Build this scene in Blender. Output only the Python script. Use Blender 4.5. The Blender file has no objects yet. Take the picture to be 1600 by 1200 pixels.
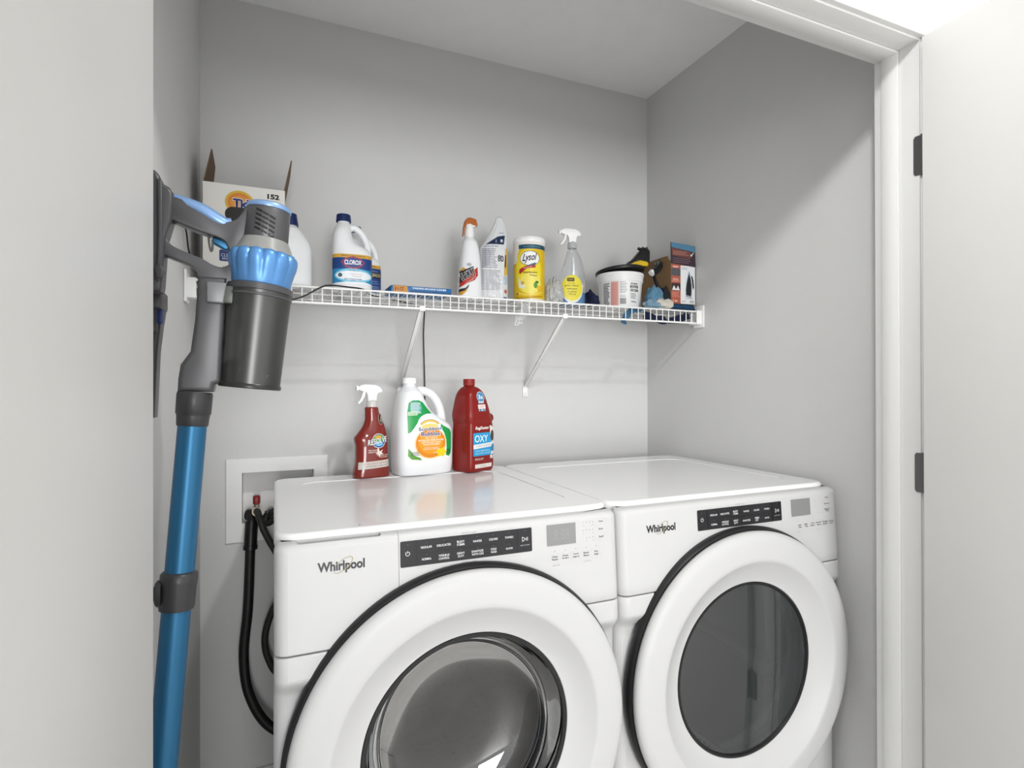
import bpy, bmesh, math, random
from mathutils import Vector, Matrix
SC = bpy.context.scene
COL = SC.collection
R = math.radians

# ---------------------------------------------------------------- camera
cam_d = bpy.data.cameras.new('camera'); cam = bpy.data.objects.new('camera', cam_d); COL.objects.link(cam)
cam_d.sensor_width = 36; cam_d.lens = 36 * 871.88 / 1600; cam_d.clip_start = 0.01
cam.matrix_world = (Matrix.Translation((0, 0, 1.2444)) @ Matrix.Rotation(-0.4028, 4, 'Z') @
                    Matrix.Rotation(math.pi / 2 + 0.0034, 4, 'X') @ Matrix.Rotation(-0.0019, 4, 'Z'))
SC.camera = cam
# ---------------------------------------------------------------- world, lights, exposure
W = bpy.data.worlds.new('world'); SC.world = W; W.use_nodes = True
wn = W.node_tree.nodes; wn.clear()
wo = wn.new('ShaderNodeOutputWorld'); wb = wn.new('ShaderNodeBackground')
wb.inputs[0].default_value = (0.985, 0.99, 1.0, 1); wb.inputs[1].default_value = 1.5
W.node_tree.links.new(wb.outputs[0], wo.inputs[0])
SC.view_settings.view_transform = 'Standard'; SC.view_settings.look = 'None'
SC.view_settings.gamma = 1.0; SC.view_settings.use_curve_mapping = False
SC.view_settings.exposure = 0.06

def lamp(name, kind, loc, energy, color=(1, 1, 1), size=.1, rot=(0, 0, 0), sy=None):
    d = bpy.data.lights.new(name, kind); o = bpy.data.objects.new(name, d); COL.objects.link(o)
    o.location = loc; o.rotation_euler = rot; d.energy = energy; d.color = color
    if kind == 'AREA':
        d.shape = 'RECTANGLE' if sy else 'DISK'; d.size = size
        if sy: d.size_y = sy
    else:
        d.shadow_soft_size = size
    return o
kl = lamp('hall_ceiling_spotlight', 'SPOT', (0.58, 0.33, 2.29), 37, (1.0, 0.995, 0.985), 0.045, (R(50), 0, R(-5)))
kl.data.spot_size = R(140); kl.data.spot_blend = 1.0
lamp('hall_window_daylight', 'AREA', (-0.2, -5.6, 1.20), 165, (1.0, 1.0, 1.0), 1.9, (R(90), 0, R(-8)), 1.7)

# ---------------------------------------------------------------- constants of the closet
XL, XR, YB, ZC = -0.200, 1.3903, 1.8638, 2.4072
WX, DX, MW = -0.001, 0.687, 0.686          # washer and dryer left sides, machine width
SHZ, SHY = 1.507, 1.5554                   # shelf top wires, shelf front

# ---------------------------------------------------------------- materials
def lin(h):
    if isinstance(h, str):
        h = h.lstrip('#'); c = [int(h[i:i + 2], 16) / 255 for i in (0, 2, 4)]
    else: c = list(h)
    return tuple((x / 12.92 if x <= .04045 else ((x + .055) / 1.055) ** 2.4) for x in c) + (1,)
MC = {}
def mat(name, col, rough=.5, metal=0, spec=.5, var=.03, bump=0, bscale=200, coat=0, alpha=None, trans=0, ior=1.45, sss=0):
    if name in MC: return MC[name]
    m = bpy.data.materials.new(name); m.use_nodes = True; nt = m.node_tree; n = nt.nodes; L = nt.links
    b = n['Principled BSDF']
    c = lin(col)
    tc = n.new('ShaderNodeTexCoord'); no = n.new('ShaderNodeTexNoise'); no.inputs['Scale'].default_value = 14
    no.inputs['Detail'].default_value = 4
    L.new(tc.outputs['Object'], no.inputs['Vector'])
    mx = n.new('ShaderNodeMix'); mx.data_type = 'RGBA'
    mx.inputs[6].default_value = tuple(x * (1 - var) for x in c[:3]) + (1,)
    mx.inputs[7].default_value = tuple(min(1, x * (1 + var)) for x in c[:3]) + (1,)
    L.new(no.outputs['Fac'], mx.inputs[0]); L.new(mx.outputs[2], b.inputs['Base Color'])
    b.inputs['Roughness'].default_value = rough; b.inputs['Metallic'].default_value = metal
    b.inputs['Specular IOR Level'].default_value = spec; b.inputs['Coat Weight'].default_value = coat
    b.inputs['IOR'].default_value = ior; b.inputs['Transmission Weight'].default_value = trans
    if sss:
        b.inputs['Subsurface Weight'].default_value = sss; b.inputs['Subsurface Radius'].default_value = (.02, .02, .02)
    if alpha is not None: b.inputs['Alpha'].default_value = alpha
    if bump:
        n2 = n.new('ShaderNodeTexNoise'); n2.inputs['Scale'].default_value = bscale; n2.inputs['Detail'].default_value = 3
        L.new(tc.outputs['Object'], n2.inputs['Vector'])
        bp = n.new('ShaderNodeBump'); bp.inputs['Strength'].default_value = bump; bp.inputs['Distance'].default_value = .001
        L.new(n2.outputs['Fac'], bp.inputs['Height']); L.new(bp.outputs[0], b.inputs['Normal'])
    MC[name] = m
    return m
def thin_glass(name, tint, refl=.08, rough=0.02, dens=0.0):
    """a thin pane: tinted see-through with a Fresnel gloss on top"""
    if name in MC: return MC[name]
    m = bpy.data.materials.new(name); m.use_nodes = True; nt = m.node_tree; n = nt.nodes; L = nt.links; n.clear()
    o = n.new('ShaderNodeOutputMaterial'); t = n.new('ShaderNodeBsdfTransparent'); g = n.new('ShaderNodeBsdfGlossy')
    mx = n.new('ShaderNodeMixShader'); lw = n.new('ShaderNodeLayerWeight'); lw.inputs[0].default_value = .35
    mr = n.new('ShaderNodeMapRange'); mr.inputs[3].default_value = refl; mr.inputs[4].default_value = .55
    t.inputs[0].default_value = lin(tint); g.inputs['Roughness'].default_value = rough
    g.inputs[0].default_value = (1, 1, 1, 1)
    no = n.new('ShaderNodeTexNoise'); no.inputs['Scale'].default_value = 3
    L.new(lw.outputs['Fresnel'], mr.inputs[0]); L.new(mr.outputs[0], mx.inputs[0])
    L.new(t.outputs[0], mx.inputs[1]); L.new(g.outputs[0], mx.inputs[2])
    if dens:
        d = n.new('ShaderNodeBsdfDiffuse'); d.inputs[0].default_value = lin(tint)
        m2 = n.new('ShaderNodeMixShader'); m2.inputs[0].default_value = dens
        L.new(mx.outputs[0], m2.inputs[1]); L.new(d.outputs[0], m2.inputs[2]); L.new(m2.outputs[0], o.inputs[0])
    else: L.new(mx.outputs[0], o.inputs[0])
    MC[name] = m
    return m

M_wall = mat('wall_paint', '#d5d5d4', .55, var=.012, bump=.35, bscale=260, spec=.35)
M_ceil = mat('ceiling_paint', '#f6f6f6', .9, var=.03, bump=.8, bscale=120)
M_trim = mat('white_trim_paint', '#dededc', .35, var=.01)
M_door = mat('door_paint', '#d9d8d5', .42, var=.015, bump=.15, bscale=60)
M_floor = mat('floor_vinyl', '#c9c7c3', .5, var=.15)
M_white = mat('white_enamel', '#f2f2f2', .22, var=.006, coat=.3)
M_whitep = mat('white_machine_plastic', '#c8c8c8', .42, spec=.35, var=.006)
M_black = mat('black_rubber', '#1b1b1c', .45)
M_strip = mat('gloss_black_panel', '#222224', .25)
M_steel = mat('drum_steel', '#9d9b98', .28, metal=1, var=.08)
M_wire = mat('white_wire_coating', '#f2f2f0', .35, var=.01)
M_grey = mat('vacuum_grey_plastic', '#555557', .33, metal=.3, var=.04)
M_dgrey = mat('vacuum_dark_plastic', '#48484a', .35, var=.05)
M_blue = mat('vacuum_blue_metallic', '#5b90c9', .34, metal=.35, var=.03)
M_tube = mat('vacuum_blue_tube', '#2e6a91', .36, metal=.5, var=.03)
M_hinge = mat('satin_nickel', '#6f6f6f', .4, metal=.8)
M_blk = mat('black_plastic', '#111112', .38)

# ---------------------------------------------------------------- object helpers
def link(name, me, m=None, parent=None, smooth=None):
    o = bpy.data.objects.new(name, me); COL.objects.link(o)
    if m is not None:
        me.materials.clear() if not len(me.materials) else None
        me.materials.append(m)
    if parent: o.parent = parent
    if smooth is not None:
        for p in me.polygons: p.use_smooth = True
        if smooth < 180:
            bm = bmesh.new(); bm.from_mesh(me)
            for e in bm.edges:
                if len(e.link_faces) == 2 and e.calc_face_angle(0) > R(smooth): e.smooth = False
            bm.to_mesh(me); bm.free()
    return o
def obj(name, bm, m=None, parent=None, smooth=35):
    bmesh.ops.recalc_face_normals(bm, faces=bm.faces)
    me = bpy.data.meshes.new(name); bm.to_mesh(me); bm.free()
    return link(name, me, m, parent, smooth)
def tag(o, label=None, cat=None, group=None, kind=None):
    if label: o['label'] = label
    if cat: o['category'] = cat
    if group: o['group'] = group
    if kind: o['kind'] = kind
    return o
def thing(name, label, cat, loc=(0, 0, 0), rz=0, group=None, rot=None):
    o = bpy.data.objects.new(name, None); COL.objects.link(o); o.location = loc
    o.rotation_euler = rot if rot else (0, 0, rz); o.empty_display_size = .02
    return tag(o, label, cat, group)
def BM(): return bmesh.new()
def box(bm, x0, x1, y0, y1, z0, z1, bev=0, seg=2):
    r = bmesh.ops.create_cube(bm, size=1)
    vs = r['verts']
    for v in vs:
        v.co = Vector(((x0 + x1) / 2 + v.co.x * (x1 - x0), (y0 + y1) / 2 + v.co.y * (y1 - y0), (z0 + z1) / 2 + v.co.z * (z1 - z0)))
    if bev:
        es = list({e for v in vs for e in v.link_edges})
        bmesh.ops.bevel(bm, geom=es, offset=bev, segments=seg, affect='EDGES', profile=.5)
    return vs
def bxo(name, x0, x1, y0, y1, z0, z1, m, parent=None, bev=0, seg=2):
    bm = BM(); box(bm, x0, x1, y0, y1, z0, z1, bev, seg); return obj(name, bm, m, parent)
def tube(bm, pts, r, seg=10, cap=True):
    pts = [Vector(p) for p in pts]; rs = r if isinstance(r, (list, tuple)) else [r] * len(pts)
    rings = []; up = None
    for i, p in enumerate(pts):
        t = (pts[min(i + 1, len(pts) - 1)] - pts[max(i - 1, 0)]).normalized()
        if up is None: up = t.orthogonal().normalized()
        up = (up - t * up.dot(t)); up = up.normalized() if up.length > 1e-6 else t.orthogonal().normalized()
        b = t.cross(up)
        rings.append([bm.verts.new(p + (up * math.cos(a) + b * math.sin(a)) * rs[i]) for a in [2 * math.pi * k / seg for k in range(seg)]])
    for a, b in zip(rings, rings[1:]):
        for k in range(seg): bm.faces.new((a[k], a[(k + 1) % seg], b[(k + 1) % seg], b[k]))
    if cap: bm.faces.new(rings[0][::-1]); bm.faces.new(rings[-1])
    return bm
def spline(pts, n=8):
    P = [Vector(p) for p in pts]; P = [P[0] * 2 - P[1]] + P + [P[-1] * 2 - P[-2]]; out = []
    for i in range(1, len(P) - 2):
        for k in range(n):
            t = k / n
            out.append(.5 * ((2 * P[i]) + (P[i + 1] - P[i - 1]) * t + (2 * P[i - 1] - 5 * P[i] + 4 * P[i + 1] - P[i + 2]) * t * t +
                             (3 * P[i] - P[i - 1] - 3 * P[i + 1] + P[i + 2]) * t ** 3))
    out.append(P[-2]); return out
def lathe(bm, prof, seg=48, axis='Z', origin=(0, 0, 0), closed=False, mtx=None):
    """prof: (r, h) along the axis"""
    O = Vector(origin); rings = []
    for r, h in prof:
        ring = []
        for k in range(seg):
            a = 2 * math.pi * k / seg; c, s = math.cos(a) * r, math.sin(a) * r
            p = Vector((c, s, h)) if axis == 'Z' else (Vector((c, h, s)) if axis == 'Y' else Vector((h, c, s)))
            if mtx: p = mtx @ p
            ring.append(bm.verts.new(p + O))
        rings.append(ring)
    prs = list(zip(rings, rings[1:])) + ([(rings[-1], rings[0])] if closed else [])
    for a, b in prs:
        for k in range(seg): bm.faces.new((a[k], a[(k + 1) % seg], b[(k + 1) % seg], b[k]))
    if not closed:
        if prof[0][0] > 1e-5: bm.faces.new(rings[0][::-1])
        if prof[-1][0] > 1e-5: bm.faces.new(rings[-1])
        bmesh.ops.remove_doubles(bm, verts=bm.verts[:], dist=1e-6)
    return bm
def openlathe(bm, prof, seg=48, axis='Z', origin=(0, 0, 0)):
    O = Vector(origin); rings = []
    for r, h in prof:
        rings.append([bm.verts.new(O + (Vector((math.cos(a) * r, math.sin(a) * r, h)) if axis == 'Z' else Vector((math.cos(a) * r, h, math.sin(a) * r))))
                      for a in [2 * math.pi * k / seg for k in range(seg)]])
    for a, b in zip(rings, rings[1:]):
        for k in range(seg): bm.faces.new((a[k], a[(k + 1) % seg], b[(k + 1) % seg], b[k]))
    bmesh.ops.remove_doubles(bm, verts=bm.verts[:], dist=1e-6)
    return bm
def prism(bm, pts, y0, y1, bev=0, seg=2, plane='XZ'):
    """polygon (a, b) extruded from y0 to y1"""
    f = (lambda a, b, y: Vector((a, y, b))) if plane == 'XZ' else ((lambda a, b, y: Vector((a, b, y))) if plane == 'XY' else (lambda a, b, y: Vector((y, a, b))))
    A = [bm.verts.new(f(a, b, y0)) for a, b in pts]; B = [bm.verts.new(f(a, b, y1)) for a, b in pts]
    f0 = bm.faces.new(A); f1 = bm.faces.new(B[::-1]); n = len(pts)
    sf = [bm.faces.new((A[i], B[i], B[(i + 1) % n], A[(i + 1) % n])) for i in range(n)]
    bmesh.ops.recalc_face_normals(bm, faces=[f0, f1] + sf)
    if bev:
        es = list({e for q in (f0, f1) for e in q.edges})
        bmesh.ops.bevel(bm, geom=es, offset=bev, segments=seg, affect='EDGES', profile=.5, clamp_overlap=True)
    return bm
def apply_mods(o):
    dg = bpy.context.evaluated_depsgraph_get(); me = bpy.data.meshes.new_from_object(o.evaluated_get(dg))
    o.modifiers.clear(); o.data = me
    return o
def sharpen(o, ang):
    me = o.data; bm = bmesh.new(); bm.from_mesh(me)
    bmesh.ops.dissolve_degenerate(bm, edges=bm.edges[:], dist=1e-6)
    for f in bm.faces: f.smooth = f.calc_area() < 2e-4
    for e in bm.edges: e.smooth = not (len(e.link_faces) == 2 and e.calc_face_angle(0) > R(ang))
    bm.to_mesh(me); bm.free()
def boolean(o, cutter, op='DIFFERENCE'):
    keep = o.data
    for solver in ('EXACT', 'FAST'):
        o.data = keep.copy(); o.modifiers.clear()
        md = o.modifiers.new('b', 'BOOLEAN'); md.operation = op; md.object = cutter; md.solver = solver
        bpy.context.view_layer.update(); apply_mods(o)
        if len(o.data.polygons): break
    bpy.data.objects.remove(cutter); sharpen(o, 35)
    return o
def remesh(o, vs=.0025, sm=4):
    md = o.modifiers.new('r', 'REMESH'); md.mode = 'VOXEL'; md.voxel_size = vs; md.use_smooth_shade = True
    s = o.modifiers.new('s', 'SMOOTH'); s.factor = .5; s.iterations = sm
    mats = list(o.data.materials)
    bpy.context.view_layer.update(); apply_mods(o)
    if not len(o.data.materials):
        for m in mats: o.data.materials.append(m)
    for p in o.data.polygons: p.use_smooth = True
    return o

# lofted bottle bodies: rows of (z, x_left, x_right, ry, exponent)
class Loft:
    def __init__(s, rows, sm=5):
        if sm > 1:
            P = [Vector(r[:4]) for r in rows]; E = [r[4] for r in rows]; out = []
            for i in range(len(P) - 1):
                a = P[max(i - 1, 0)]; b = P[i]; c = P[i + 1]; d = P[min(i + 2, len(P) - 1)]
                hz = c[0] - b[0]
                for k in range(sm):
                    t = k / sm; r = [b[0] + hz * t]
                    for j in (1, 2, 3):
                        m0 = (c[j] - a[j]) / max(c[0] - a[0], 1e-6) * hz; m1 = (d[j] - b[j]) / max(d[0] - b[0], 1e-6) * hz
                        dl = c[j] - b[j]
                        if dl * m0 <= 0: m0 = 0
                        if dl * m1 <= 0: m1 = 0
                        m0 = max(-3 * abs(dl), min(3 * abs(dl), m0)); m1 = max(-3 * abs(dl), min(3 * abs(dl), m1))
                        r.append((2 * t ** 3 - 3 * t * t + 1) * b[j] + (t ** 3 - 2 * t * t + t) * m0 + (-2 * t ** 3 + 3 * t * t) * c[j] + (t ** 3 - t * t) * m1)
                    out.append(r + [E[i] * (1 - t) + E[i + 1] * t])
            out.append(list(rows[-1])); s.rows = out
        else: s.rows = [list(r) for r in rows]
    def at(s, z):
        rw = s.rows
        if z <= rw[0][0]: return rw[0]
        for a, b in zip(rw, rw[1:]):
            if z <= b[0]:
                t = (z - a[0]) / max(b[0] - a[0], 1e-9); return [x + (y - x) * t for x, y in zip(a, b)]
        return rw[-1]
    def mesh(s, bm, seg=48, bot=.004):
        rings = []; r0 = s.rows[0]
        rows = [[r0[0], r0[1] + bot, r0[2] - bot, r0[3] - bot, r0[4]], [r0[0] + bot * .3, r0[1] + bot * .3, r0[2] - bot * .3, r0[3] - bot * .3, r0[4]],
                [r0[0] + bot, r0[1], r0[2], r0[3], r0[4]]] + [r for r in s.rows if r[0] > r0[0] + bot * 1.3]
        for z, xl, xr, ry, n in rows:
            cx, rx = (xl + xr) / 2, (xr - xl) / 2; ring = []
            for k in range(seg):
                a = 2 * math.pi * k / seg; c, q = math.cos(a), math.sin(a)
                ring.append(bm.verts.new((cx + rx * math.copysign(abs(c) ** (2 / n), c), ry * math.copysign(abs(q) ** (2 / n), q), z)))
            rings.append(ring)
        for a, b in zip(rings, rings[1:]):
            for k in range(seg): bm.faces.new((a[k], a[(k + 1) % seg], b[(k + 1) % seg], b[k]))
        bm.faces.new(rings[0][::-1]); bm.faces.new(rings[-1])
        return bm
    def surf(s, off=.0006):
        def f(u, v, h):
            z, xl, xr, ry, n = s.at(v); cx, rx = (xl + xr) / 2, (xr - xl) / 2
            t = min(abs(u - cx) / rx, .985)
            return Vector((u, -(ry * (1 - t ** n) ** (1 / n)) - off - h, v))
        return f
def wrap(rad, off=.0006):
    """u runs along the circumference; rad may depend on height"""
    rf = rad if callable(rad) else (lambda v: rad)
    def f(u, v, h):
        r = rf(v); a = u / r; q = r + off + h
        return Vector((math.sin(a) * q, -math.cos(a) * q, v))
    return f
def flat(y, slope=0, z0=0, off=.0003):
    f = lambda u, v, h: Vector((u, y + slope * (v - z0) - off - h, v))
    f.flat = 1; return f

# printed labels: coloured shapes and lettering laid onto a surface
TXT = {}
def text_tris(s, shear, bold):
    k = (s, shear, bold)
    if k not in TXT:
        c = bpy.data.curves.new('t', 'FONT'); c.body = s; c.size = 1; c.shear = shear; c.offset = bold; c.resolution_u = 3
        c.space_line = .9; c.align_x = 'CENTER'
        o = bpy.data.objects.new('t', c); COL.objects.link(o); bpy.context.view_layer.update()
        me = bpy.data.meshes.new_from_object(o.evaluated_get(bpy.context.evaluated_depsgraph_get()))
        V = [(v.co.x, v.co.y) for v in me.vertices]; F = [tuple(p.vertices) for p in me.polygons]
        bpy.data.objects.remove(o); bpy.data.meshes.remove(me); bpy.data.curves.remove(c)
        TXT[k] = (V, F)
    return TXT[k]
def ink(c, rough=.4):
    n = 'ink_%s_%d' % (str(c).strip('#'), int(rough * 100)); return mat(n, c, rough, var=.02)
class Label:
    def __init__(s, rough=.4): s.items = []; s.lay = 0; s.rough = rough
    def add(s, V, F, c):
        b = (min(v[0] for v in V), max(v[0] for v in V), min(v[1] for v in V), max(v[1] for v in V)); l = 0
        for q in s.items:
            o = q[4]
            if o[0] < b[1] and b[0] < o[1] and o[2] < b[3] and b[2] < o[3]: l = max(l, q[3] + 1)
        s.items.append((V, F, c, l, b)); return s
    def poly(s, P, c): return s.add(P, [tuple(range(len(P)))], c)
    def rect(s, x0, z0, x1, z1, c): return s.poly([(x0, z0), (x1, z0), (x1, z1), (x0, z1)], c)
    def rrect(s, x0, z0, x1, z1, r, c, n=5):
        P = []
        for cx, cz, a0 in ((x1 - r, z0 + r, -90), (x1 - r, z1 - r, 0), (x0 + r, z1 - r, 90), (x0 + r, z0 + r, 180)):
            P += [(cx + r * math.cos(R(a0 + 90 * k / n)), cz + r * math.sin(R(a0 + 90 * k / n))) for k in range(n + 1)]
        return s.poly(P, c)
    def frame(s, x0, z0, x1, z1, w, c):
        for q in ((x0, z0, x1, z0 + w), (x0, z1 - w, x1, z1), (x0, z0, x0 + w, z1), (x1 - w, z0, x1, z1)): s.rect(*q, c)
        return s
    def ell(s, cx, cz, rx, rz, c, n=28, a0=0, a1=360):
        return s.poly([(cx + rx * math.cos(R(a0 + (a1 - a0) * k / n)), cz + rz * math.sin(R(a0 + (a1 - a0) * k / n))) for k in range(n if a1 - a0 == 360 else n + 1)], c)
    def arc(s, cx, cz, rx, rz, w, c, a0, a1, n=20, rot=0):
        V = []; F = []
        for k in range(n + 1):
            a = R(a0 + (a1 - a0) * k / n); ww = w * (.35 + .65 * math.sin(math.pi * k / n)) if rot else w
            for q in (0, ww):
                x, z = (rx - q) * math.cos(a), (rz - q) * math.sin(a); cr, sr = math.cos(R(rot)), math.sin(R(rot))
                V.append((cx + x * cr - z * sr, cz + x * sr + z * cr))
        for k in range(n): F.append((2 * k, 2 * k + 1, 2 * k + 3, 2 * k + 2))
        return s.add(V, F, c)
    def txt(s, t, cx, cz, w, h, c, shear=0, bold=0, ang=0):
        V, F = text_tris(t, shear, bold)
        xs = [v[0] for v in V]; zs = [v[1] for v in V]; x0, x1, z0, z1 = min(xs), max(xs), min(zs), max(zs)
        ca, sa = math.cos(R(ang)), math.sin(R(ang)); P = []
        for x, z in V:
            a = ((x - x0) / (x1 - x0) - .5) * w; b = ((z - z0) / (z1 - z0) - .5) * h
            P.append((cx + a * ca - b * sa, cz + a * sa + b * ca))
        return s.add(P, F, c)
    def lines(s, x0, x1, z0, z1, n, c, fill=.45, seed=1):
        """rows of tiny unreadable print, as bars of varying length"""
        rnd = random.Random(seed); st = (z1 - z0) / n; V = []; F = []
        for i in range(n):
            z = z1 - (i + .5) * st; x = x0; e = x1 - rnd.random() * .25 * (x1 - x0)
            while x < e:
                q = min(e, x + (.06 + .1 * rnd.random()) * (x1 - x0)); k = len(V)
                V += [(x, z - st * fill / 2), (q, z - st * fill / 2), (q, z + st * fill / 2), (x, z + st * fill / 2)]; F.append((k, k + 1, k + 2, k + 3))
                x = q + .02 * (x1 - x0)
        return s.add(V, F, c)
    def build(s, name, surf, parent, me_len=.0022, step=.0002, label=None):
        if getattr(surf, 'flat', 0): me_len = .05; step = .0001
        bm = BM(); slots = []
        for V, F, c, lay, _b in s.items:
            if c not in slots: slots.append(c)
            b2 = BM(); vs = [b2.verts.new((x, z, 0)) for x, z in V]
            for f in F:
                try: b2.faces.new([vs[i] for i in f])
                except ValueError: pass
            bmesh.ops.triangulate(b2, faces=b2.faces[:])
            for it in range(6):
                es = [e for e in b2.edges if e.calc_length() > me_len]
                if not es: break
                bmesh.ops.subdivide_edges(b2, edges=es, cuts=1); bmesh.ops.triangulate(b2, faces=[f for f in b2.faces if len(f.verts) > 3])
            mp = {v: bm.verts.new(surf(v.co.x, v.co.y, lay * step)) for v in b2.verts}
            for f in b2.faces:
                try: q = bm.faces.new([mp[v] for v in f.verts]); q.material_index = slots.index(c)
                except ValueError: pass
            b2.free()
        me = bpy.data.meshes.new(name); bm.to_mesh(me); bm.free()
        for c in slots: me.materials.append(ink(c, s.rough))
        for p in me.polygons: p.use_smooth = True
        o = bpy.data.objects.new(name, me); COL.objects.link(o); o.parent = parent
        if label: o['label'] = label
        return o
def struct(name, bm, m, parent=None):
    o = obj(name, bm, m, parent, 35)
    if not parent: o['kind'] = 'structure'
    return o

# ================================================================ ROOM SHELL
bm = BM(); box(bm, -2.0, 2.9, -6.0, YB + .12, -.06, 0); struct('floor', bm, M_floor)
bm = BM(); box(bm, -2.0, 2.9, -6.0, YB + .12, ZC, ZC + .06); struct('ceiling', bm, M_ceil)
bm = BM(); box(bm, XL - .1, XR + .1, YB, YB + .12, 0, ZC); wbk = struct('wall_back', bm, M_wall)
bm = BM(); box(bm, -.093, .118, YB - .05, YB + .088, .828, .988); boolean(wbk, obj('cut', bm))
bm = BM(); box(bm, XL - .1, XL, .87, YB, 0, ZC); struct('wall_left', bm, M_wall)
bm = BM(); box(bm, XR, XR + .1, .87, YB, 0, ZC); struct('wall_right', bm, M_wall)
JL, JR, JZ = -.160, 1.300, 2.000
bm = BM()
prism(bm, [(-1.6, 0), (JL - .018, 0), (JL - .018, JZ + .018), (JR + .018, JZ + .018), (JR + .018, 0), (2.9, 0), (2.9, ZC), (-1.6, ZC)], .782, .868)
struct('wall_front', bm, M_wall)
bm = BM()   # door frame: two jambs and the head
prism(bm, [(JL - .018, 0), (JL, 0), (JL, JZ), (JR, JZ), (JR, 0), (JR + .018, 0), (JR + .018, JZ + .018), (JL - .018, JZ + .018)], .772, .872, .0015)
struct('trim_1', bm, M_trim)
bm = BM()   # door stop
prism(bm, [(JL + .0005, 0), (JL + .005, 0), (JL + .005, JZ - .005), (JR - .005, JZ - .005), (JR - .005, 0), (JR - .0005, 0), (JR - .0005, JZ - .0005), (JL + .0005, JZ - .0005)], .815, .853, .0006)
struct('trim_2', bm, M_trim)
for s, nm in ((1, 'trim_3'), (-1, 'trim_4')):   # casing on the hall side
    bm = BM(); x = JR + .004 if s > 0 else JL - .004
    box(bm, min(x, x + s * .062), max(x, x + s * .062), .760, .7815, 0, JZ + .066, .003); struct(nm, bm, M_trim)
bm = BM(); box(bm, JL - .003, JR + .003, .760, .7815, JZ + .004, JZ + .066, .003); struct('trim_5', bm, M_trim)
bm = BM(); box(bm, XL, XR, YB - .012, YB, 0, .09, .003); struct('baseboard_back', bm, M_trim)
bm = BM(); box(bm, XL, XL + .012, .88, YB - .012, 0, .09, .003); struct('baseboard_left', bm, M_trim)
bm = BM(); box(bm, XR - .012, XR, .88, YB - .012, 0, .09, .003); struct('baseboard_right', bm, M_trim)
# doors, opened square into the hall
for nm, x0, x1 in (('door_1', -.1640, -.1285), ('door_2', 1.2815, 1.3165)):
    bm = BM(); box(bm, x0, x1, .045, .756, .012, JZ - .006, .0015); dr = struct(nm, bm, M_door)
    if nm == 'door_2':
        for z in (1.748, 1.053, .358):
            bm = BM(); prism(bm, [(.7725 + a, z + b) for a, b in ((-.004, -.043), (.008, -.043), (.0115, -.038), (.0115, .038), (.008, .043), (-.004, .043))], JR - .0018, JR, 0, plane='YZ')
            box(bm, x1 - .030, x1 - .002, .756, .7575, z - .043, z + .043)
            lathe(bm, [(.0045, -.044), (.0050, -.040), (.0050, .040), (.0045, .044)], 14, origin=(JR + .0005, .7655, z))
            obj('hinge', bm, M_hinge, dr)

# ================================================================ WASHER AND DRYER
def YF(z): return 1.012 + (z - .80) * .065
def shift(bm, dx=-MW / 2, dy=-1.36): bmesh.ops.translate(bm, verts=bm.verts[:], vec=(dx, dy, 0)); return bm
def fascia(x0, x1, rows, yb, rl, rr):
    bm = BM(); rings = []
    for z, yf, sx in rows:
        P = [(x0 + (sx if rl else 0), yb)]
        a0, a1 = x0 + (sx if rl else 0), x1 - (sx if rr else 0)
        if rl: P += [(a0 + rl - rl * math.cos(R(t)), yf + rl - rl * math.sin(R(t))) for t in range(0, 91, 15)]
        else: P += [(a0, yf)]
        n = 8; s, e = a0 + rl, a1 - rr
        P += [(s + (e - s) * k / n, yf) for k in range(1, n)]
        if rr: P += [(a1 - rr + rr * math.sin(R(t)), yf + rr - rr * math.cos(R(t))) for t in range(0, 91, 15)]
        else: P += [(a1, yf)]
        P += [(a1, yb)]
        rings.append([bm.verts.new((x, y, z)) for x, y in P])
    for a, b in zip(rings, rings[1:]):
        m = len(a)
        for k in range(m): bm.faces.new((a[k], a[(k + 1) % m], b[(k + 1) % m], b[k]))
    bm.faces.new(rings[0][::-1]); bm.faces.new(rings[-1])
    return bm
def rrpts(x0, x1, y0, y1, r, n=8):
    P = []
    for cx, cy, a0 in ((x1 - r, y0 + r, -90), (x1 - r, y1 - r, 0), (x0 + r, y1 - r, 90), (x0 + r, y0 + r, 180)):
        P += [(cx + r * math.cos(R(a0 + 90 * k / n)), cy + r * math.sin(R(a0 + 90 * k / n))) for k in range(n + 1)]
    return P
TOPR = .014
def console_rows(z0, z1):
    rows = [(z0, YF(z0) + .003, .002), (z0 + .0012, YF(z0) + .001, .0006), (z0 + .003, YF(z0), 0)]
    for k in range(1, 8): z = z0 + (z1 - TOPR - z0) * k / 8; rows.append((z, YF(z), 0))
    zt = z1 - TOPR
    for t in range(0, 91, 15): rows.append((zt + TOPR * math.sin(R(t)), YF(zt) + TOPR * (1 - math.cos(R(t))), TOPR * .8 * (1 - math.cos(R(t)))))
    return rows
DZ, DR = .573, .328     # door centre height and outer radius

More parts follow.
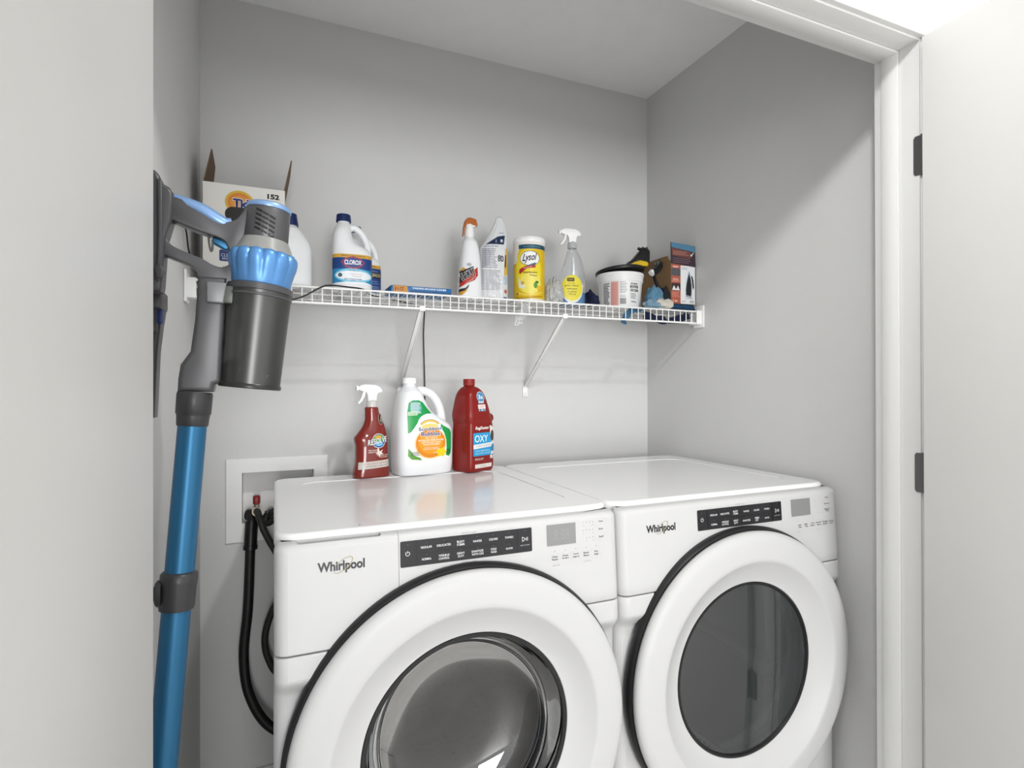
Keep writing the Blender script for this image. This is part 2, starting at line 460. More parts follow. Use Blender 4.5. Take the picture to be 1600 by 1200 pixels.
def machine(kind, x0, label):
    w = kind == 'washer'; zo = 0 if w else -.004
    t = thing('washing_machine' if w else 'clothes_dryer', label, 'washing machine' if w else 'clothes dryer', (x0 + MW / 2, 1.36, 0))
    # cabinet: sides, back and base
    bm = BM()
    box(bm, .002, .010, 1.048, 1.700, .03, .954); box(bm, MW - .010, MW - .002, 1.048, 1.700, .03, .954)
    box(bm, .010, MW - .010, 1.692, 1.700, .03, .954); box(bm, .010, MW - .010, 1.048, 1.692, .03, .045)
    obj('cabinet', shift(bm), M_white, t)
    # top panel with a shallow sunken field
    bm = BM(); prism(bm, rrpts(.0, MW, 1.050, 1.702, .040), .9545, .985, .009, 4, 'XY')
    top = obj('top_panel', shift(bm), M_white, t, 40)
    bm = BM(); prism(bm, rrpts(.062, MW - .060, 1.115, 1.605, .055), .9836, .99, 0, 2, 'XY')
    top.parent = None; boolean(top, obj('cut', shift(bm))); top.parent = t
    # front console
    cz = .7885, .9745
    if w:
        o = obj('control_fascia', shift(fascia(.2105, MW, console_rows(*cz), 1.049, 0, .022)), M_whitep, t, 40)
        o = obj('dispenser_drawer', shift(fascia(0, .2098, console_rows(*cz), 1.049, .022, 0)), M_whitep, t, 40)
        bm = BM(); box(bm, .036, .180, 1.0285, 1.046, .952, .99, .004); o.parent = None; boolean(o, obj('cut', shift(bm))); o.parent = t
    else:
        o = obj('control_fascia', shift(fascia(0, MW, console_rows(*cz), 1.049, .022, .022)), M_whitep, t, 40)
    # lower front panel with the round opening
    rows = [(.06, 1.036, .004), (.064, 1.032, 0)] + [(z, 1.030, 0) for z in (.15, .3, .5, .65, .70)]
    for k in range(9): u = k / 8; s = u * u * (3 - 2 * u); rows.append((.712 + .036 * u, 1.030 + (YF(.75) - 1.030) * s, 0))
    rows += [(.77, YF(.77), 0), (.783, YF(.783), 0), (.7855, YF(.785) + .001, .0006), (.7865, YF(.785) + .003, .002)]
    o = obj('front_panel', shift(fascia(0, MW, rows, 1.049, .022, .022)), M_whitep, t, 40)
    bm = BM(); lathe(bm, [(.232, .9), (.232, 1.2)], 64, 'Y', (MW / 2, 0, DZ)); boolean_o = obj('cut', shift(bm))
    o.parent = None; boolean(o, boolean_o); o.parent = t
    C = (MW / 2, 0, DZ)
    # door
    prof = [(.290, 1.0), (.322, 1.0), (.3265, .997), (.3280, .991), (.3270, .985), (.3240, .9805), (.3190, .977), (.3120, .9745), (.3060, .9735),
            (.290, .9722), (.270, .9708), (.2630, .9708), (.2590, .9722), (.2560, .9745), (.2490, .9795), (.238, .9865), (.225, .9935), (.212, .9985), (.2050, 1.000), (.2035, 1.004), (.2035, 1.012), (.225, 1.012)]
    bm = BM(); openlathe(bm, prof + [prof[0]], 128, 'Y', C); dr = obj('door', shift(bm), M_whitep, t, 50)
    bm = BM(); openlathe(bm, [(.236, .9985), (.3300, .9985), (.3335, 1.003), (.3350, 1.010), (.3335, 1.020), (.325, 1.0285), (.236, 1.0285), (.236, .9985)], 128, 'Y', C)
    obj('door_gasket', shift(bm), M_black, dr, 50, )['label'] = 'black rubber ring behind the white door'
    if w:
        g = [(.2032, 1.006), (.200, 1.012), (.196, 1.030), (.188, 1.055), (.172, 1.078), (.145, 1.095), (.10, 1.106), (.05, 1.111), (0.00001, 1.112)]
        bm = BM(); openlathe(bm, g, 96, 'Y', C); obj('door_glass', shift(bm), thin_glass('washer_glass', '#66666a', .10), dr, 60)
        bm = BM(); openlathe(bm, [(.2034, .9995), (.2034, 1.006), (.196, 1.007), (.1945, 1.003), (.1955, .9995), (.2034, .9995)], 96, 'Y', C)
        obj('glass_rim', shift(bm), M_black, dr, 50)
    else:
        bm = BM(); openlathe(bm, [(.2032, 1.004), (.15, 1.002), (.08, 1.0005), (0.00001, 1.0)], 96, 'Y', C); obj('door_glass', shift(bm), thin_glass('dryer_glass', '#8b9092', .10, dens=.10), dr, 60)
        bm = BM(); openlathe(bm, [(.2034, .9995), (.2034, 1.008), (.197, 1.009), (.1965, 1.004), (.1985, .9995), (.2034, .9995)], 96, 'Y', C)
        obj('glass_rim', shift(bm), M_black, dr, 50)
    # drum seen through the glass
    bm = BM(); openlathe(bm, [(.212, 1.075), (.265, 1.085), (.272, 1.10), (.272, 1.56), (.262, 1.60), (.12, 1.61), (.00001, 1.60)], 96, 'Y', C)
    md = mat('drum_perforated_steel' if w else 'dryer_drum_enamel', '#5c5c5e' if w else '#a6a8a8', .3 if w else .45, metal=1 if w else .2)
    if w and not md.get('dots'):
        md['dots'] = 1; n = md.node_tree.nodes; L = md.node_tree.links; b = n['Principled BSDF']
        tc = n.new('ShaderNodeTexCoord'); v = n.new('ShaderNodeTexVoronoi'); v.inputs['Scale'].default_value = 42; v.inputs['Randomness'].default_value = .25
        mr = n.new('ShaderNodeMapRange'); mr.inputs[1].default_value = .16; mr.inputs[2].default_value = .20; mr.inputs[3].default_value = .03; mr.inputs[4].default_value = 1
        mm = n.new('ShaderNodeMix'); mm.data_type = 'RGBA'; mm.blend_type = 'MULTIPLY'; mm.inputs[0].default_value = 1
        src = b.inputs['Base Color'].links[0].from_socket
        L.new(tc.outputs['Object'], v.inputs['Vector']); L.new(v.outputs['Distance'], mr.inputs[0]); L.new(src, mm.inputs[6]); L.new(mr.outputs[0], mm.inputs[7]); L.new(mm.outputs[2], b.inputs['Base Color'])
    dm = obj('drum', shift(bm), md, t, 50)
    for k in range(3):
        a = R((200, 320, 80)[k]) if w else R((215, 335, 95)[k]); bm = BM()
        prism(bm, [(-.028, 0), (-.012, .038), (0, .048), (.012, .038), (.028, 0)], 1.13, 1.55, .004)
        m = Matrix.Translation((MW / 2, 0, DZ)) @ Matrix.Rotation(-a, 4, 'Y') @ Matrix.Translation((.270, 0, 0)) @ Matrix.Rotation(R(-90), 4, 'Y')
        bmesh.ops.transform(bm, matrix=m, verts=bm.verts[:]); obj('drum_baffle', shift(bm), mat('baffle_plastic', '#b9bbbb', .4), dm)
    bm = BM(); openlathe(bm, [(.230, 1.030), (.214, 1.040), (.218, 1.055), (.210, 1.066), (.214, 1.076), (.235, 1.080), (.24, 1.03), (.230, 1.030)], 96, 'Y', C)
    obj('door_boot' if w else 'drum_collar', shift(bm), mat('boot_rubber', '#6b6b6e', .5) if w else mat('collar_plastic', '#c9c9c8', .5), t, 50)
    if not w:
        bm = BM(); box(bm, -.075, .075, 1.016, 1.050, -.014, .014, .004)
        m = Matrix.Translation((MW / 2, 0, DZ)) @ Matrix.Rotation(R(38), 4, 'Y') @ Matrix.Translation((0, 0, -.196))
        bmesh.ops.transform(bm, matrix=m, verts=bm.verts[:]); ls = obj('lint_screen', shift(bm), mat('lint_grey', '#8f8f8f', .5), t)
        bm = BM()
        for k in range(7): box(bm, -.055 + k * .018, -.046 + k * .018, 1.0150, 1.0162, -.007, .006)
        bmesh.ops.transform(bm, matrix=m, verts=bm.verts[:]); obj('lint_screen_slots', shift(bm), M_blk, ls)
    # feet
    for fx in (.05, MW - .05):
        for fy in (1.10, 1.65):
            bm = BM(); lathe(bm, [(.022, 0), (.022, .012), (.010, .014), (.010, .032)], 20, origin=(fx, fy, 0)); obj('foot', shift(bm), M_blk, t)
    # print on the console
    h = MW / 2
    sf0 = lambda off: (lambda u, v, q: Vector((u - h, YF(v) - 1.36 - off - q, v)))
    L = Label(.22); L.rrect(.213, .9120 + zo, .4785, .9590 + zo, .0025, '#232326'); L.build('control_panel', sf0(.0008), t)
    L = Label(.3); s0 = .213
    for x in (.2430, .4475): L.rect(x - .0006, .9122 + zo, x + .0006, .9588 + zo, '#0e0e10')
    L.rect(.244, .9345 + zo, .4465, .9350 + zo, '#161618')
    T = (('REGULAR', 'NORMAL'), ('DELICATES', 'WRINKLE\nCONTROL'), ('BULKY\nITEMS', 'HEAVY\nDUTY'), ('WHITES', 'SANITIZE\nWITH OXI' if w else 'SANITIZE'),
         ('COLORS', 'COLD\nWASH' if w else 'TIMED\nDRY'), ('TOWELS', 'QUICK'))
    for i, (a, b) in enumerate(T):
        x = .262 + i * .0334
        for s, z in ((a, .9445), (b, .9228)):
            ln = s.split('\n')
            for j, q in enumerate(ln):
                L.txt(q, x, z + zo + (len(ln) - 1) * .0028 - j * .0056, len(q) * .00300, .0041, '#e6e6e6', bold=.012)
            L.ell(x, z + zo + .0085, .0005, .0005, '#8d8d8d', 8)
    L.arc(.2265, .936 + zo, .0042, .0042, .0009, '#e8e8e8', 120, 420, 24); L.rect(.2261, .9362 + zo, .2269, .9412 + zo, '#e8e8e8'); L.ell(.2265, .952 + zo, .0006, .0006, '#8d8d8d', 8)
    x, z = .463, .9375 + zo
    for a, b in (((x - .0055, z - .0045), (x - .0055, z + .0045)), ((x - .0055, z + .0045), (x + .0015, z)), ((x + .0015, z), (x - .0055, z - .0045)), ((x + .0035, z - .0035), (x + .0035, z + .0035)), ((x + .0060, z - .0035), (x + .0060, z + .0035))):
        d = Vector((b[0] - a[0], b[1] - a[1])); nn = Vector((-d.y, d.x)).normalized() * .00045
        L.poly([(a[0] - nn.x, a[1] - nn.y), (b[0] - nn.x, b[1] - nn.y), (b[0] + nn.x, b[1] + nn.y), (a[0] + nn.x, a[1] + nn.y)], '#e8e8e8')
    L.txt('HOLD TO START', x, .9255 + zo, .020, .0019, '#d5d5d5'); L.ell(x, .954 + zo, .0005, .0005, '#8d8d8d', 8)
    L.build('cycle_lettering', sf0(.0011), t, .02, .0001)
    for z, s in ((.9625, 'WHAT to wash' if w else 'WHAT to dry'), (.9075, 'HOW to wash' if w else 'HOW to dry')):
        L = Label(.3); L.txt(s, .345, z + zo, .030, .0028, '#8a8a8a'); L.rect(.245, z + zo - .0002, .326, z + zo + .0002, '#c2c2c2'); L.rect(.364, z + zo - .0002, .445, z + zo + .0002, '#c2c2c2')
        L.build('cycle_caption', sf0(.0005), t, .02, .0001)
    L = Label(.3)
    for i, s in enumerate(('Temp', 'Spin', 'Soil') if w else ('Temp', 'Dryness', 'Manual\nTime')):
        z = .9555 - i * .0158 + zo; x = .641
        L.frame(x - .0145, z - .0062, x + .0145, z + .0062, .0003, '#cfcfcf')
        for j, q in enumerate(s.split('\n')): L.txt(q, x, z - j * .0045 + (.002 if '\n' in s else 0), .0026 * len(q) + .001, .0038, '#4a4a4a', bold=.01)
        for k in range(4 if i < 2 else 3): L.ell(.5975 + (.008 if i == 2 else 0) + k * .0078, z + .001, .0008, .0008, '#5c5c5c' if w else '#b5b5b5', 8)
        L.txt('Cold' if i == 0 else 'Slow' if i == 1 else 'Light', .5985 + (.008 if i == 2 else 0), z - .0055, .005, .002, '#a9a9a9'); L.txt('Hot' if i == 0 else 'Fast' if i == 1 else 'Heavy', .6215, z - .0055, .006, .002, '#a9a9a9')
    L.build('setting_buttons', sf0(.0005), t, .02, .0001); L = Label(.3)
    bt = (('Clean', 'Washer'), ('Drain', '& Spin'), ('Cycle', 'Signal'), ('Extra', 'Rinse'), ('Pre', 'Soak')) if w else (('Less', 'Time'), ('More', 'Time'), ('Cycle', 'Signal'), ('Damp Dry', 'Signal'), ('Wrinkle', 'Shield'), ('Control', 'Lock'))
    for i, (a, b) in enumerate(bt):
        x = .5295 + i * (.0246 if w else .0228) + (0 if w else .010)
        L.frame(x - .0118, .8825 + zo, x + .0118, .9010 + zo, .0003, '#cfcfcf'); L.ell(x, .9055 + zo, .0008, .0008, '#4c4c4c' if w else '#b0b0b0', 8)
        L.txt(a, x, .8945 + zo, .0024 * len(a) + .001, .0038, '#3e3e3e', bold=.012); L.txt(b, x, .8890 + zo, .0024 * len(b) + .001, .0038, '#3e3e3e', bold=.012)
    L.txt('HOLD 3 SEC', .532, .877 + zo, .016, .0022, '#9a9a9a'); L.txt('HOLD TO LOCK', .605, .877 + zo, .018, .0022, '#b0b0b0')
    L.build('option_buttons', sf0(.0005), t, .02, .0001)
    L = Label(.2); L.rect(.5125, .9170 + zo, .5795, .9592 + zo, '#8b8b8b')
    if w: L.txt('8:88', .546, .938 + zo, .036, .022, '#939393')
    L.build('display', sf0(.0009), t, .02)
    L = Label(.3); L.txt('Whirlpool', .1095, .9275 + zo, .080, .0215, '#242528', bold=.034)
    L.arc(.1130, .9305 + zo, .0195, .0085, .0014, '#a39a6c', -200, 118, 40, rot=38)
    L.build('logo', sf0(.0006), t, .02, .0001)
    if w:
        bm = BM(); box(bm, .2080, .2122, 1.028, 1.036, .9742, .9746); o = obj('drawer_seam', shift(bm), M_blk, t)
        bpy.data.objects.remove(o)
        bm = BM(); lathe(bm, [(.0014, .9842), (.0014, .9856), (.0006, .9860)], 10, origin=(.148, 1.072, 0)); obj('top_screw', shift(bm), M_hinge, t)
    return t
machine('washer', WX, 'white front-loading washing machine on the left, three bottles standing on its top')
machine('dryer', DX, 'white front-loading clothes dryer with dark flat glass, beside the right wall, bare top')

# ================================================================ OUTLET BOX AND HOSES
t = thing('washer_outlet_box', 'white recessed laundry outlet box in the back wall behind the washing machine', 'outlet box', (.012, YB, .90))
def sh(bm, o): bmesh.ops.translate(bm, verts=bm.verts[:], vec=(-o[0], -o[1], -o[2])); return bm
O = (.012, YB, .90)
bm = BM(); prism(bm, [(-.133, .776), (.157, .776), (.157, 1.027), (-.133, 1.027)], YB - .006, YB - .0005, .0025)
fr = obj('frame', bm, mat('outlet_plastic', '#ececea', .4), None)
bm = BM(); box(bm, -.090, .115, YB - .05, YB + .02, .831, .985); boolean(fr, obj('cut', bm))
fr.data.transform(Matrix.Translation((-O[0], -O[1], -O[2]))); fr.parent = t
bm = BM()
for q in ((-.0925, -.0895, YB - .004, YB + .085, .829, .987), (.1145, .1175, YB - .004, YB + .085, .829, .987), (-.0895, .1145, YB - .004, YB + .085, .829, .832), (-.0895, .1145, YB - .004, YB + .085, .984, .987), (-.0895, .1145, YB + .082, YB + .085, .832, .984)): box(bm, *q)
obj('recess', sh(bm, O), MC['outlet_plastic'], t)
for vx, c, lb in ((-.050, '#8d1f22', 'red hot-water valve cap'), (.010, '#2b4c8c', 'blue cold-water valve cap')):
    bm = BM(); lathe(bm, [(.011, .833), (.011, .850), (.0085, .852), (.0085, .880), (.006, .884)], 20, origin=(vx, YB + .020, 0))
    tube(bm, [(vx, YB + .020, .868), (vx, YB - .012, .866)], .0105, 16); v = obj('valve', sh(bm, O), mat('valve_brass', '#a8a094', .35, metal=.6), t)
    bm = BM(); lathe(bm, [(.0095, .884), (.0105, .887), (.0105, .906), (.008, .910)], 8, origin=(vx, YB + .020, 0))
    box(bm, vx - .004, vx + .004, YB + .006, YB + .012, .886, .906); obj('valve_cap', sh(bm, O), mat('cap_' + c[1:], c, .35), v, 20)['label'] = lb
bm = BM(); tube(bm, spline([(-.072, 1.895, .846), (-.069, 1.872, .858), (-.062, 1.850, .846), (-.065, 1.836, .79), (-.071, 1.812, .60), (-.082, 1.805, .46), (-.066, 1.795, .345), (-.010, 1.785, .247), (.09, 1.775, .20), (.25, 1.77, .19)], 10), .0138, 14)
o = obj('drain_hose', bm, mat('hose_rubber', '#141414', .5, bump=.6, bscale=160), None, 60); tag(o, 'thick black drain hose hanging from the outlet box beside the washing machine', 'hose')
bm = BM(); tube(bm, spline([(-.0620, 1.8470, .840), (-.0645, 1.838, .80), (-.0655, 1.833, .765)], 6), .0180, 16); tube(bm, [(-.0655, 1.8335, .772), (-.0658, 1.8320, .760)], .0200, 16); c = obj('hose_cuff', bm, M_blk, o, 60)
bm = BM(); tube(bm, spline([(-.050, 1.851, .866), (-.046, 1.820, .872), (-.037, 1.800, .848), (-.024, 1.795, .812), (.004, 1.797, .755), (.035, 1.805, .70), (.024, 1.81, .635), (-.008, 1.81, .57), (-.026, 1.81, .50), (-.016, 1.81, .435), (.02, 1.81, .38), (.12, 1.81, .35)], 8), .0098, 12)
o = obj('supply_hose', bm, mat('hose_grey_rubber', '#2a2a28', .45), None, 60); tag(o, 'dark rubber supply hose screwed to the red-capped valve', 'hose')
bm = BM(); tube(bm, [(-.050, 1.8515, .8665), (-.0485, 1.838, .869)], .0135, 12); obj('hose_nut', bm, mat('nut_metal', '#a59c88', .35, metal=.7), o, 30)
bm = BM(); tube(bm, spline([(.010, 1.851, .866), (.0, 1.835, .868), (-.018, 1.830, .860), (-.0255, 1.828, .844), (-.016, 1.824, .836), (.006, 1.820, .850), (.04, 1.815, .835), (.07, 1.81, .76), (.09, 1.80, .6)], 8), .0105, 12)
o = obj('supply_hose', bm, MC['hose_grey_rubber'], None, 60); tag(o, 'black cold-water hose bunched in the outlet box just left of the washing machine top', 'hose')
bm = BM(); tube(bm, spline([(-.020, 1.80, .862), (-.010, 1.795, .874), (.008, 1.79, .886), (.03, 1.785, .90), (.08, 1.78, .905)], 5), .0014, 6); box(bm, -.026, -.012, 1.797, 1.805, .868, .877, .001); obj('cable_tie', bm, M_blk, o, 60)

# ================================================================ WIRE SHELF
SO = (.6, 1.7, SHZ)
t = thing('wire_shelf', 'white coated wire shelf spanning the closet above the machines', 'wall shelf', SO)
bm = BM(); n = 62; pitch = (XR - XL - .03) / n
for i in range(n + 1):
    x = XL + .015 + pitch * i
    tube(bm, [(x, YB - .010, SHZ), (x, SHY + .004, SHZ), (x, SHY, SHZ - .004), (x, SHY, SHZ - .043)], .0016, 6)
for y in (YB - .012, 1.76, 1.655): tube(bm, [(XL + .006, y, SHZ - .0042), (XR - .006, y, SHZ - .0042)], .0026, 8)
obj('wire_deck', sh(bm, SO), M_wire, t, 60)
bm = BM(); tube(bm, [(XL + .006, SHY - .002, SHZ - .002), (XR - .006, SHY - .002, SHZ - .002)], .0030, 8); tube(bm, [(XL + .006, SHY - .001, SHZ - .043), (XR - .006, SHY - .001, SHZ - .043)], .0033, 8)
obj('front_rail', sh(bm, SO), M_wire, t, 60)
for bx in (.386, .845):
    bm = BM(); a, b = Vector((bx, SHY + .006, SHZ - .040)), Vector((bx, YB - .004, 1.243)); d = (b - a); L_ = d.length
    box(bm, -.007, .007, 0, L_, -.0016, .0016, .0008); box(bm, -.007, -.0055, 0, L_, -.007, 0); box(bm, .0055, .007, 0, L_, -.007, 0)
    bmesh.ops.transform(bm, matrix=Matrix.Translation(a) @ Matrix.Rotation(math.atan2(d.z, d.y), 4, 'X'), verts=bm.verts[:])
    box(bm, bx - .010, bx + .010, YB - .005, YB - .001, 1.205, 1.246, .001); lathe(bm, [(.004, -.007), (.003, -.0085)], 12, 'Y', (bx, YB, 1.218))
    box(bm, bx - .008, bx + .008, SHY - .006, SHY + .012, SHZ - .050, SHZ - .036, .002)
    obj('support_brace', sh(bm, SO), M_wire, t)
for s, xw in ((1, XR), (-1, XL)):
    bm = BM(); f = lambda q: (xw - q) if s > 0 else (xw + q)
    def bb(a, b, *r): box(bm, min(f(a), f(b)), max(f(a), f(b)), *r)
    bb(.0005, .006, SHY - .020, SHY + .034, SHZ - .058, SHZ + .020, .002); bb(.004, .026, SHY - .008, SHY + .030, SHZ - .047, SHZ - .040, .001)
    bb(.004, .026, SHY - .010, SHY - .0055, SHZ - .047, SHZ + .002, .001); bb(.004, .022, SHY + .026, SHY + .030, SHZ - .047, SHZ - .006, .001)
    for z in (SHZ + .011, SHZ - .052): lathe(bm, [(.003, f(.006)), (.0028, f(.008))][::1], 12, 'X', (0, SHY + .024, z))
    obj('end_bracket', sh(bm, SO), M_wire, t)

# ================================================================ BOTTLES AND BOXES
def body(name, loft, m, parent, seg=48):
    bm = BM(); loft.mesh(bm, seg); return obj(name, bm, m, parent, 55)
def ribbed_cap(r, h, m, parent, org, name='cap', n=36, taper=.94):
    bm = BM(); rings = []
    for z, k in ((0, 1), (h * .1, 1), (h * .85, taper), (h * .96, taper * .97), (h, taper * .88)):
        rings.append([bm.verts.new((org[0] + math.cos(2 * math.pi * i / (2 * n)) * r * k * (1 if i % 2 or z > h * .9 else .965),
                                    org[1] + math.sin(2 * math.pi * i / (2 * n)) * r * k * (1 if i % 2 or z > h * .9 else .965), org[2] + z)) for i in range(2 * n)])
    for a, b in zip(rings, rings[1:]):
        for k in range(2 * n): bm.faces.new((a[k], a[(k + 1) % (2 * n)], b[(k + 1) % (2 * n)], b[k]))
    bm.faces.new(rings[0][::-1]); bm.faces.new(rings[-1]); return obj(name, bm, m, parent, 30)
def sprayer(parent, x, z, s, m, mt, mn=None, mirror=1):
    """trigger spray head; the nozzle points to local -x"""
    T = Matrix.Translation((x, 0, z)) @ Matrix.Diagonal((s * mirror, s, s, 1))
    bm = BM(); prism(bm, [(-.0415, .0585), (-.0400, .0505), (-.029, .0455), (-.018, .0440), (-.0135, .034), (-.0125, .018), (.0120, .018), (.0140, .036), (.0185, .0415), (.0275, .0420), (.0300, .0490), (.0215, .0590), (.010, .0640), (-.018, .0660), (-.030, .0645)], -.0095, .0095, .003, 3)
    bmesh.ops.transform(bm, matrix=T, verts=bm.verts[:]); h = obj('spray_head', bm, m, parent, 40)
    bm = BM(); lathe(bm, [(.0155, 0), (.0158, .002), (.0150, .016), (.0125, .020), (.010, .022)], 32); bmesh.ops.transform(bm, matrix=T, verts=bm.verts[:]); obj('collar', bm, mt, h, 40)
    bm = BM(); prism(bm, [(-.0265, .0455), (-.0185, .0445), (-.0225, .030), (-.0295, .018), (-.0385, .0095), (-.0425, .0125), (-.0350, .022), (-.0300, .032)], -.006, .006, .0018, 2)
    bmesh.ops.transform(bm, matrix=T, verts=bm.verts[:]); obj('trigger', bm, m, h, 40)
    bm = BM(); lathe(bm, [(.0070, -.0460), (.0075, -.0455), (.0075, -.0390), (.006, -.0385)], 16, 'X', (0, 0, .0545)); bmesh.ops.transform(bm, matrix=T, verts=bm.verts[:]); obj('nozzle', bm, mn or m, h, 40)
    return h
WT = .9838   # washer top, inside its sunken field the bottles stand 1.5 mm lower
TZ = .9853
M_wpl = mat('white_bottle_plastic', '#eef0f2', .35, var=.01, sss=.1)
M_wpl2 = mat('white_sprayer_plastic', '#f6f6f6', .35, var=.01)
M_navy = mat('navy_cap_plastic', '#0f2458', .35)

# ---- red spot-cleaner spray bottle on the washer
t = thing('spray_bottle', 'dark red spray bottle with white trigger head, leftmost of three on the washing machine', 'spray bottle', (.2555, 1.628, TZ), .22)
lf = Loft([(0, -.053, .051, .030, 3.2), (.018, -.052, .050, .030, 3), (.044, -.047, .048, .029, 2.8), (.088, -.046, .047, .028, 2.6), (.112, -.050, .0455, .027, 2.6), (.126, -.040, .0435, .023, 2.5), (.145, -.026, .038, .0215, 2.3), (.165, -.019, .030, .020, 2.2), (.185, -.0185, .0215, .0185, 2), (.196, -.0190, .0200, .0185, 2), (.1995, -.0165, .0170, .0165, 2)], 5)
body('bottle', lf, mat('amber_red_plastic', '#7a1f14', .16, coat=.4, var=.03), t)
L = Label(.35); f = lf.surf(.0007)
L.poly([(-.0462, .026), (.0485, .030), (.0475, .050), (-.044, .046)], '#c9c4bd')
L.txt('STAIN & SPOT REMOVER', .004, .0415, .072, .0035, '#9c2f24', ang=1.5); L.txt('DETACHANT POUR TAPIS', .006, .0345, .070, .003, '#5b2019', ang=1.5)
L.ell(.012, .104, .0205, .0205, '#e9e4d8'); L.ell(.012, .104, .0190, .0190, '#2b5ea8'); L.ell(.012, .1105, .0165, .0105, '#5aa04a'); L.ell(.010, .1145, .010, .005, '#d9a03a'); L.ell(.012, .0965, .012, .007, '#7fc0e8')
L.txt('RESOLVE', .0085, .1035, .0640, .0175, '#1a1a22', shear=.3, bold=.045, ang=9); L.txt('RESOLVE', .0085, .1040, .0620, .0158, '#f7f5f0', shear=.3, bold=.01, ang=9)
L.txt('SPOT & STAIN', -.004, .078, .030, .004, '#efe3da', bold=.01); L.txt('CARPET FOAM', -.006, .0725, .028, .004, '#efe3da', bold=.01); L.txt('MOUSSE A TAPIS', .024, .063, .036, .0035, '#efe3da'); L.txt('TACHES', .026, .058, .026, .0035, '#efe3da')
L.poly([(.010, .086), (.0135, .074), (.024, .079), (.019, .071), (.026, .066), (.016, .066), (.013, .057), (.009, .066), (.001, .067), (.008, .072), (.0055, .080)], '#e8d9cf')
L.build('label', f, t); L = Label(.35)
L.ell(.0215, .166, .0085, .0165, '#d8cfc6'); L.ell(.0215, .166, .0076, .0155, '#26191a'); L.ell(.0225, .162, .0045, .006, '#8f8a85'); L.ell(.0235, .1705, .003, .004, '#c8a184')
L.build('neck_sticker', f, t)
sprayer(t, .001, .1985, 1.0, M_wpl2, mat('clear_collar', '#c9c6c3', .25), None)

# ---- white jug with green label on the washer
t = thing('cleaner_jug', 'large white jug with hollow handle and green and orange label, between two red bottles', 'jug', (.4050, 1.645, TZ), .20)
lf = Loft([(0, -.083, .086, .052, 4), (.03, -.086, .089, .056, 4), (.10, -.087, .090, .057, 3.8), (.138, -.087, .086, .056, 3.6), (.158, -.086, .062, .055, 3.4), (.185, -.083, .022, .052, 3), (.215, -.078, .004, .047, 2.8), (.240, -.071, -.006, .039, 2.4), (.256, -.058, -.018, .023, 2), (.262, -.055, -.021, .017, 2), (.273, -.055, -.021, .017, 2)], 5)
bm = BM(); lf.mesh(bm); tube(bm, spline([(-.030, 0, .236), (-.006, 0, .2455), (.026, 0, .238), (.050, 0, .214), (.0640, 0, .180), (.0690, 0, .135)], 8), [.0125] * 8 + [.0135] * 33, 14)
j = remesh(obj('bottle', bm, M_wpl, t), .0022, 3)
ribbed_cap(.0200, .0165, M_wpl2, t, (-.038, 0, .267), n=30, taper=1.0)
L = Label(.35); f0 = lf.surf(.0011); f = lambda u, v, h: f0(u * 1.13 + .003, v + .015, h)
def curve_poly(P): return [tuple(p[:2]) for p in spline([(a, b, 0) for a, b in P], 5)]
base = [(-.060, .040), (-.061, .10), (-.060, .168), (-.056, .196), (-.046, .203), (-.030, .203), (-.018, .197), (-.006, .180), (.012, .158), (.036, .128), (.058, .116), (.063, .106), (.063, .060), (.060, .042), (.050, .034), (0, .029), (-.045, .031)]
L.poly(base, '#f4f6f4')
L.poly([(-.0605, .108), (-.061, .168), (-.056, .196), (-.046, .203), (-.030, .203), (-.018, .197), (-.006, .180), (.006, .165), (-.006, .160), (-.020, .150), (-.036, .138), (-.046, .122), (-.053, .112)], '#17994a')
L.poly([(.006, .165), (.012, .158), (.036, .128), (.058, .116), (.063, .106), (.063, .060), (.060, .043), (.054, .036), (.044, .040), (.047, .060), (.046, .085), (.040, .105), (.028, .126), (.012, .148)], '#17994a')
L.poly([(-.060, .066), (-.061, .044), (-.052, .034), (-.024, .030), (-.030, .038), (-.046, .045), (-.052, .056)], '#5b9b3a')
L.ell(-.039, .181, .0165, .019, '#5fa3a4'); L.lines(-.052, -.024, .165, .197, 8, '#dcebe6', .5, 3); L.rect(-.060, .160, -.036, .170, '#d6e9cf'); L.lines(-.059, -.037, .161, .169, 2, '#4c8f44')
# the maker's bubble figure is left out: only a plain foam shape stays
L.ell(-.003, .134, .0335, .030, '#e3eef6'); L.ell(-.003, .131, .0300, .027, '#f6fafc')
L.ell(.0, .078, .0455, .0455, '#f3d9a8'); L.ell(.0, .078, .0420, .0425, '#e08a1a'); L.ell(.0, .080, .034, .033, '#ee9d24')
L.poly([(.014, .052), (.022, .062), (.029, .060), (.036, .066), (.040, .056), (.047, .052), (.040, .044), (.038, .036), (.028, .040), (.020, .036), (.020, .044)], '#f6cf1d')
L.arc(-.002, .124, .030, .022, .0065, '#e9c25a', 25, 155); L.arc(-.002, .124, .031, .023, .0012, '#1c2f6a', 25, 155)
L.ell(-.002, .1255, .024, .0095, '#f3d27a')
for txt_, z, w, h_ in (('Scrubbing', .1185, .066, .0130), ('Bubbles', .1055, .054, .0115)):
    L.txt(txt_, -.001, z, w + .003, h_ + .003, '#f4f6fb', bold=.05); L.txt(txt_, -.001, z, w, h_, '#1c3277', bold=.02)
L.txt('MULTI SURFACE', .001, .0935, .034, .0042, '#fff4e2', bold=.01); L.txt('BATHROOM GRIME FIGHTER', .001, .0870, .072, .0048, '#fff4e2', bold=.02); L.txt('NETTOYANT POUR', .001, .0805, .054, .0046, '#fff4e2', bold=.02); L.txt('SALLE DE BAIN', .001, .0745, .046, .0046, '#fff4e2', bold=.02)
L.txt('CITRUS SCENT', .001, .0650, .042, .0034, '#fff4e2'); L.txt('PARFUM D AGRUMES', .001, .0605, .046, .0034, '#fff4e2'); L.txt('4 L', .012, .050, .010, .005, '#fff4e2')
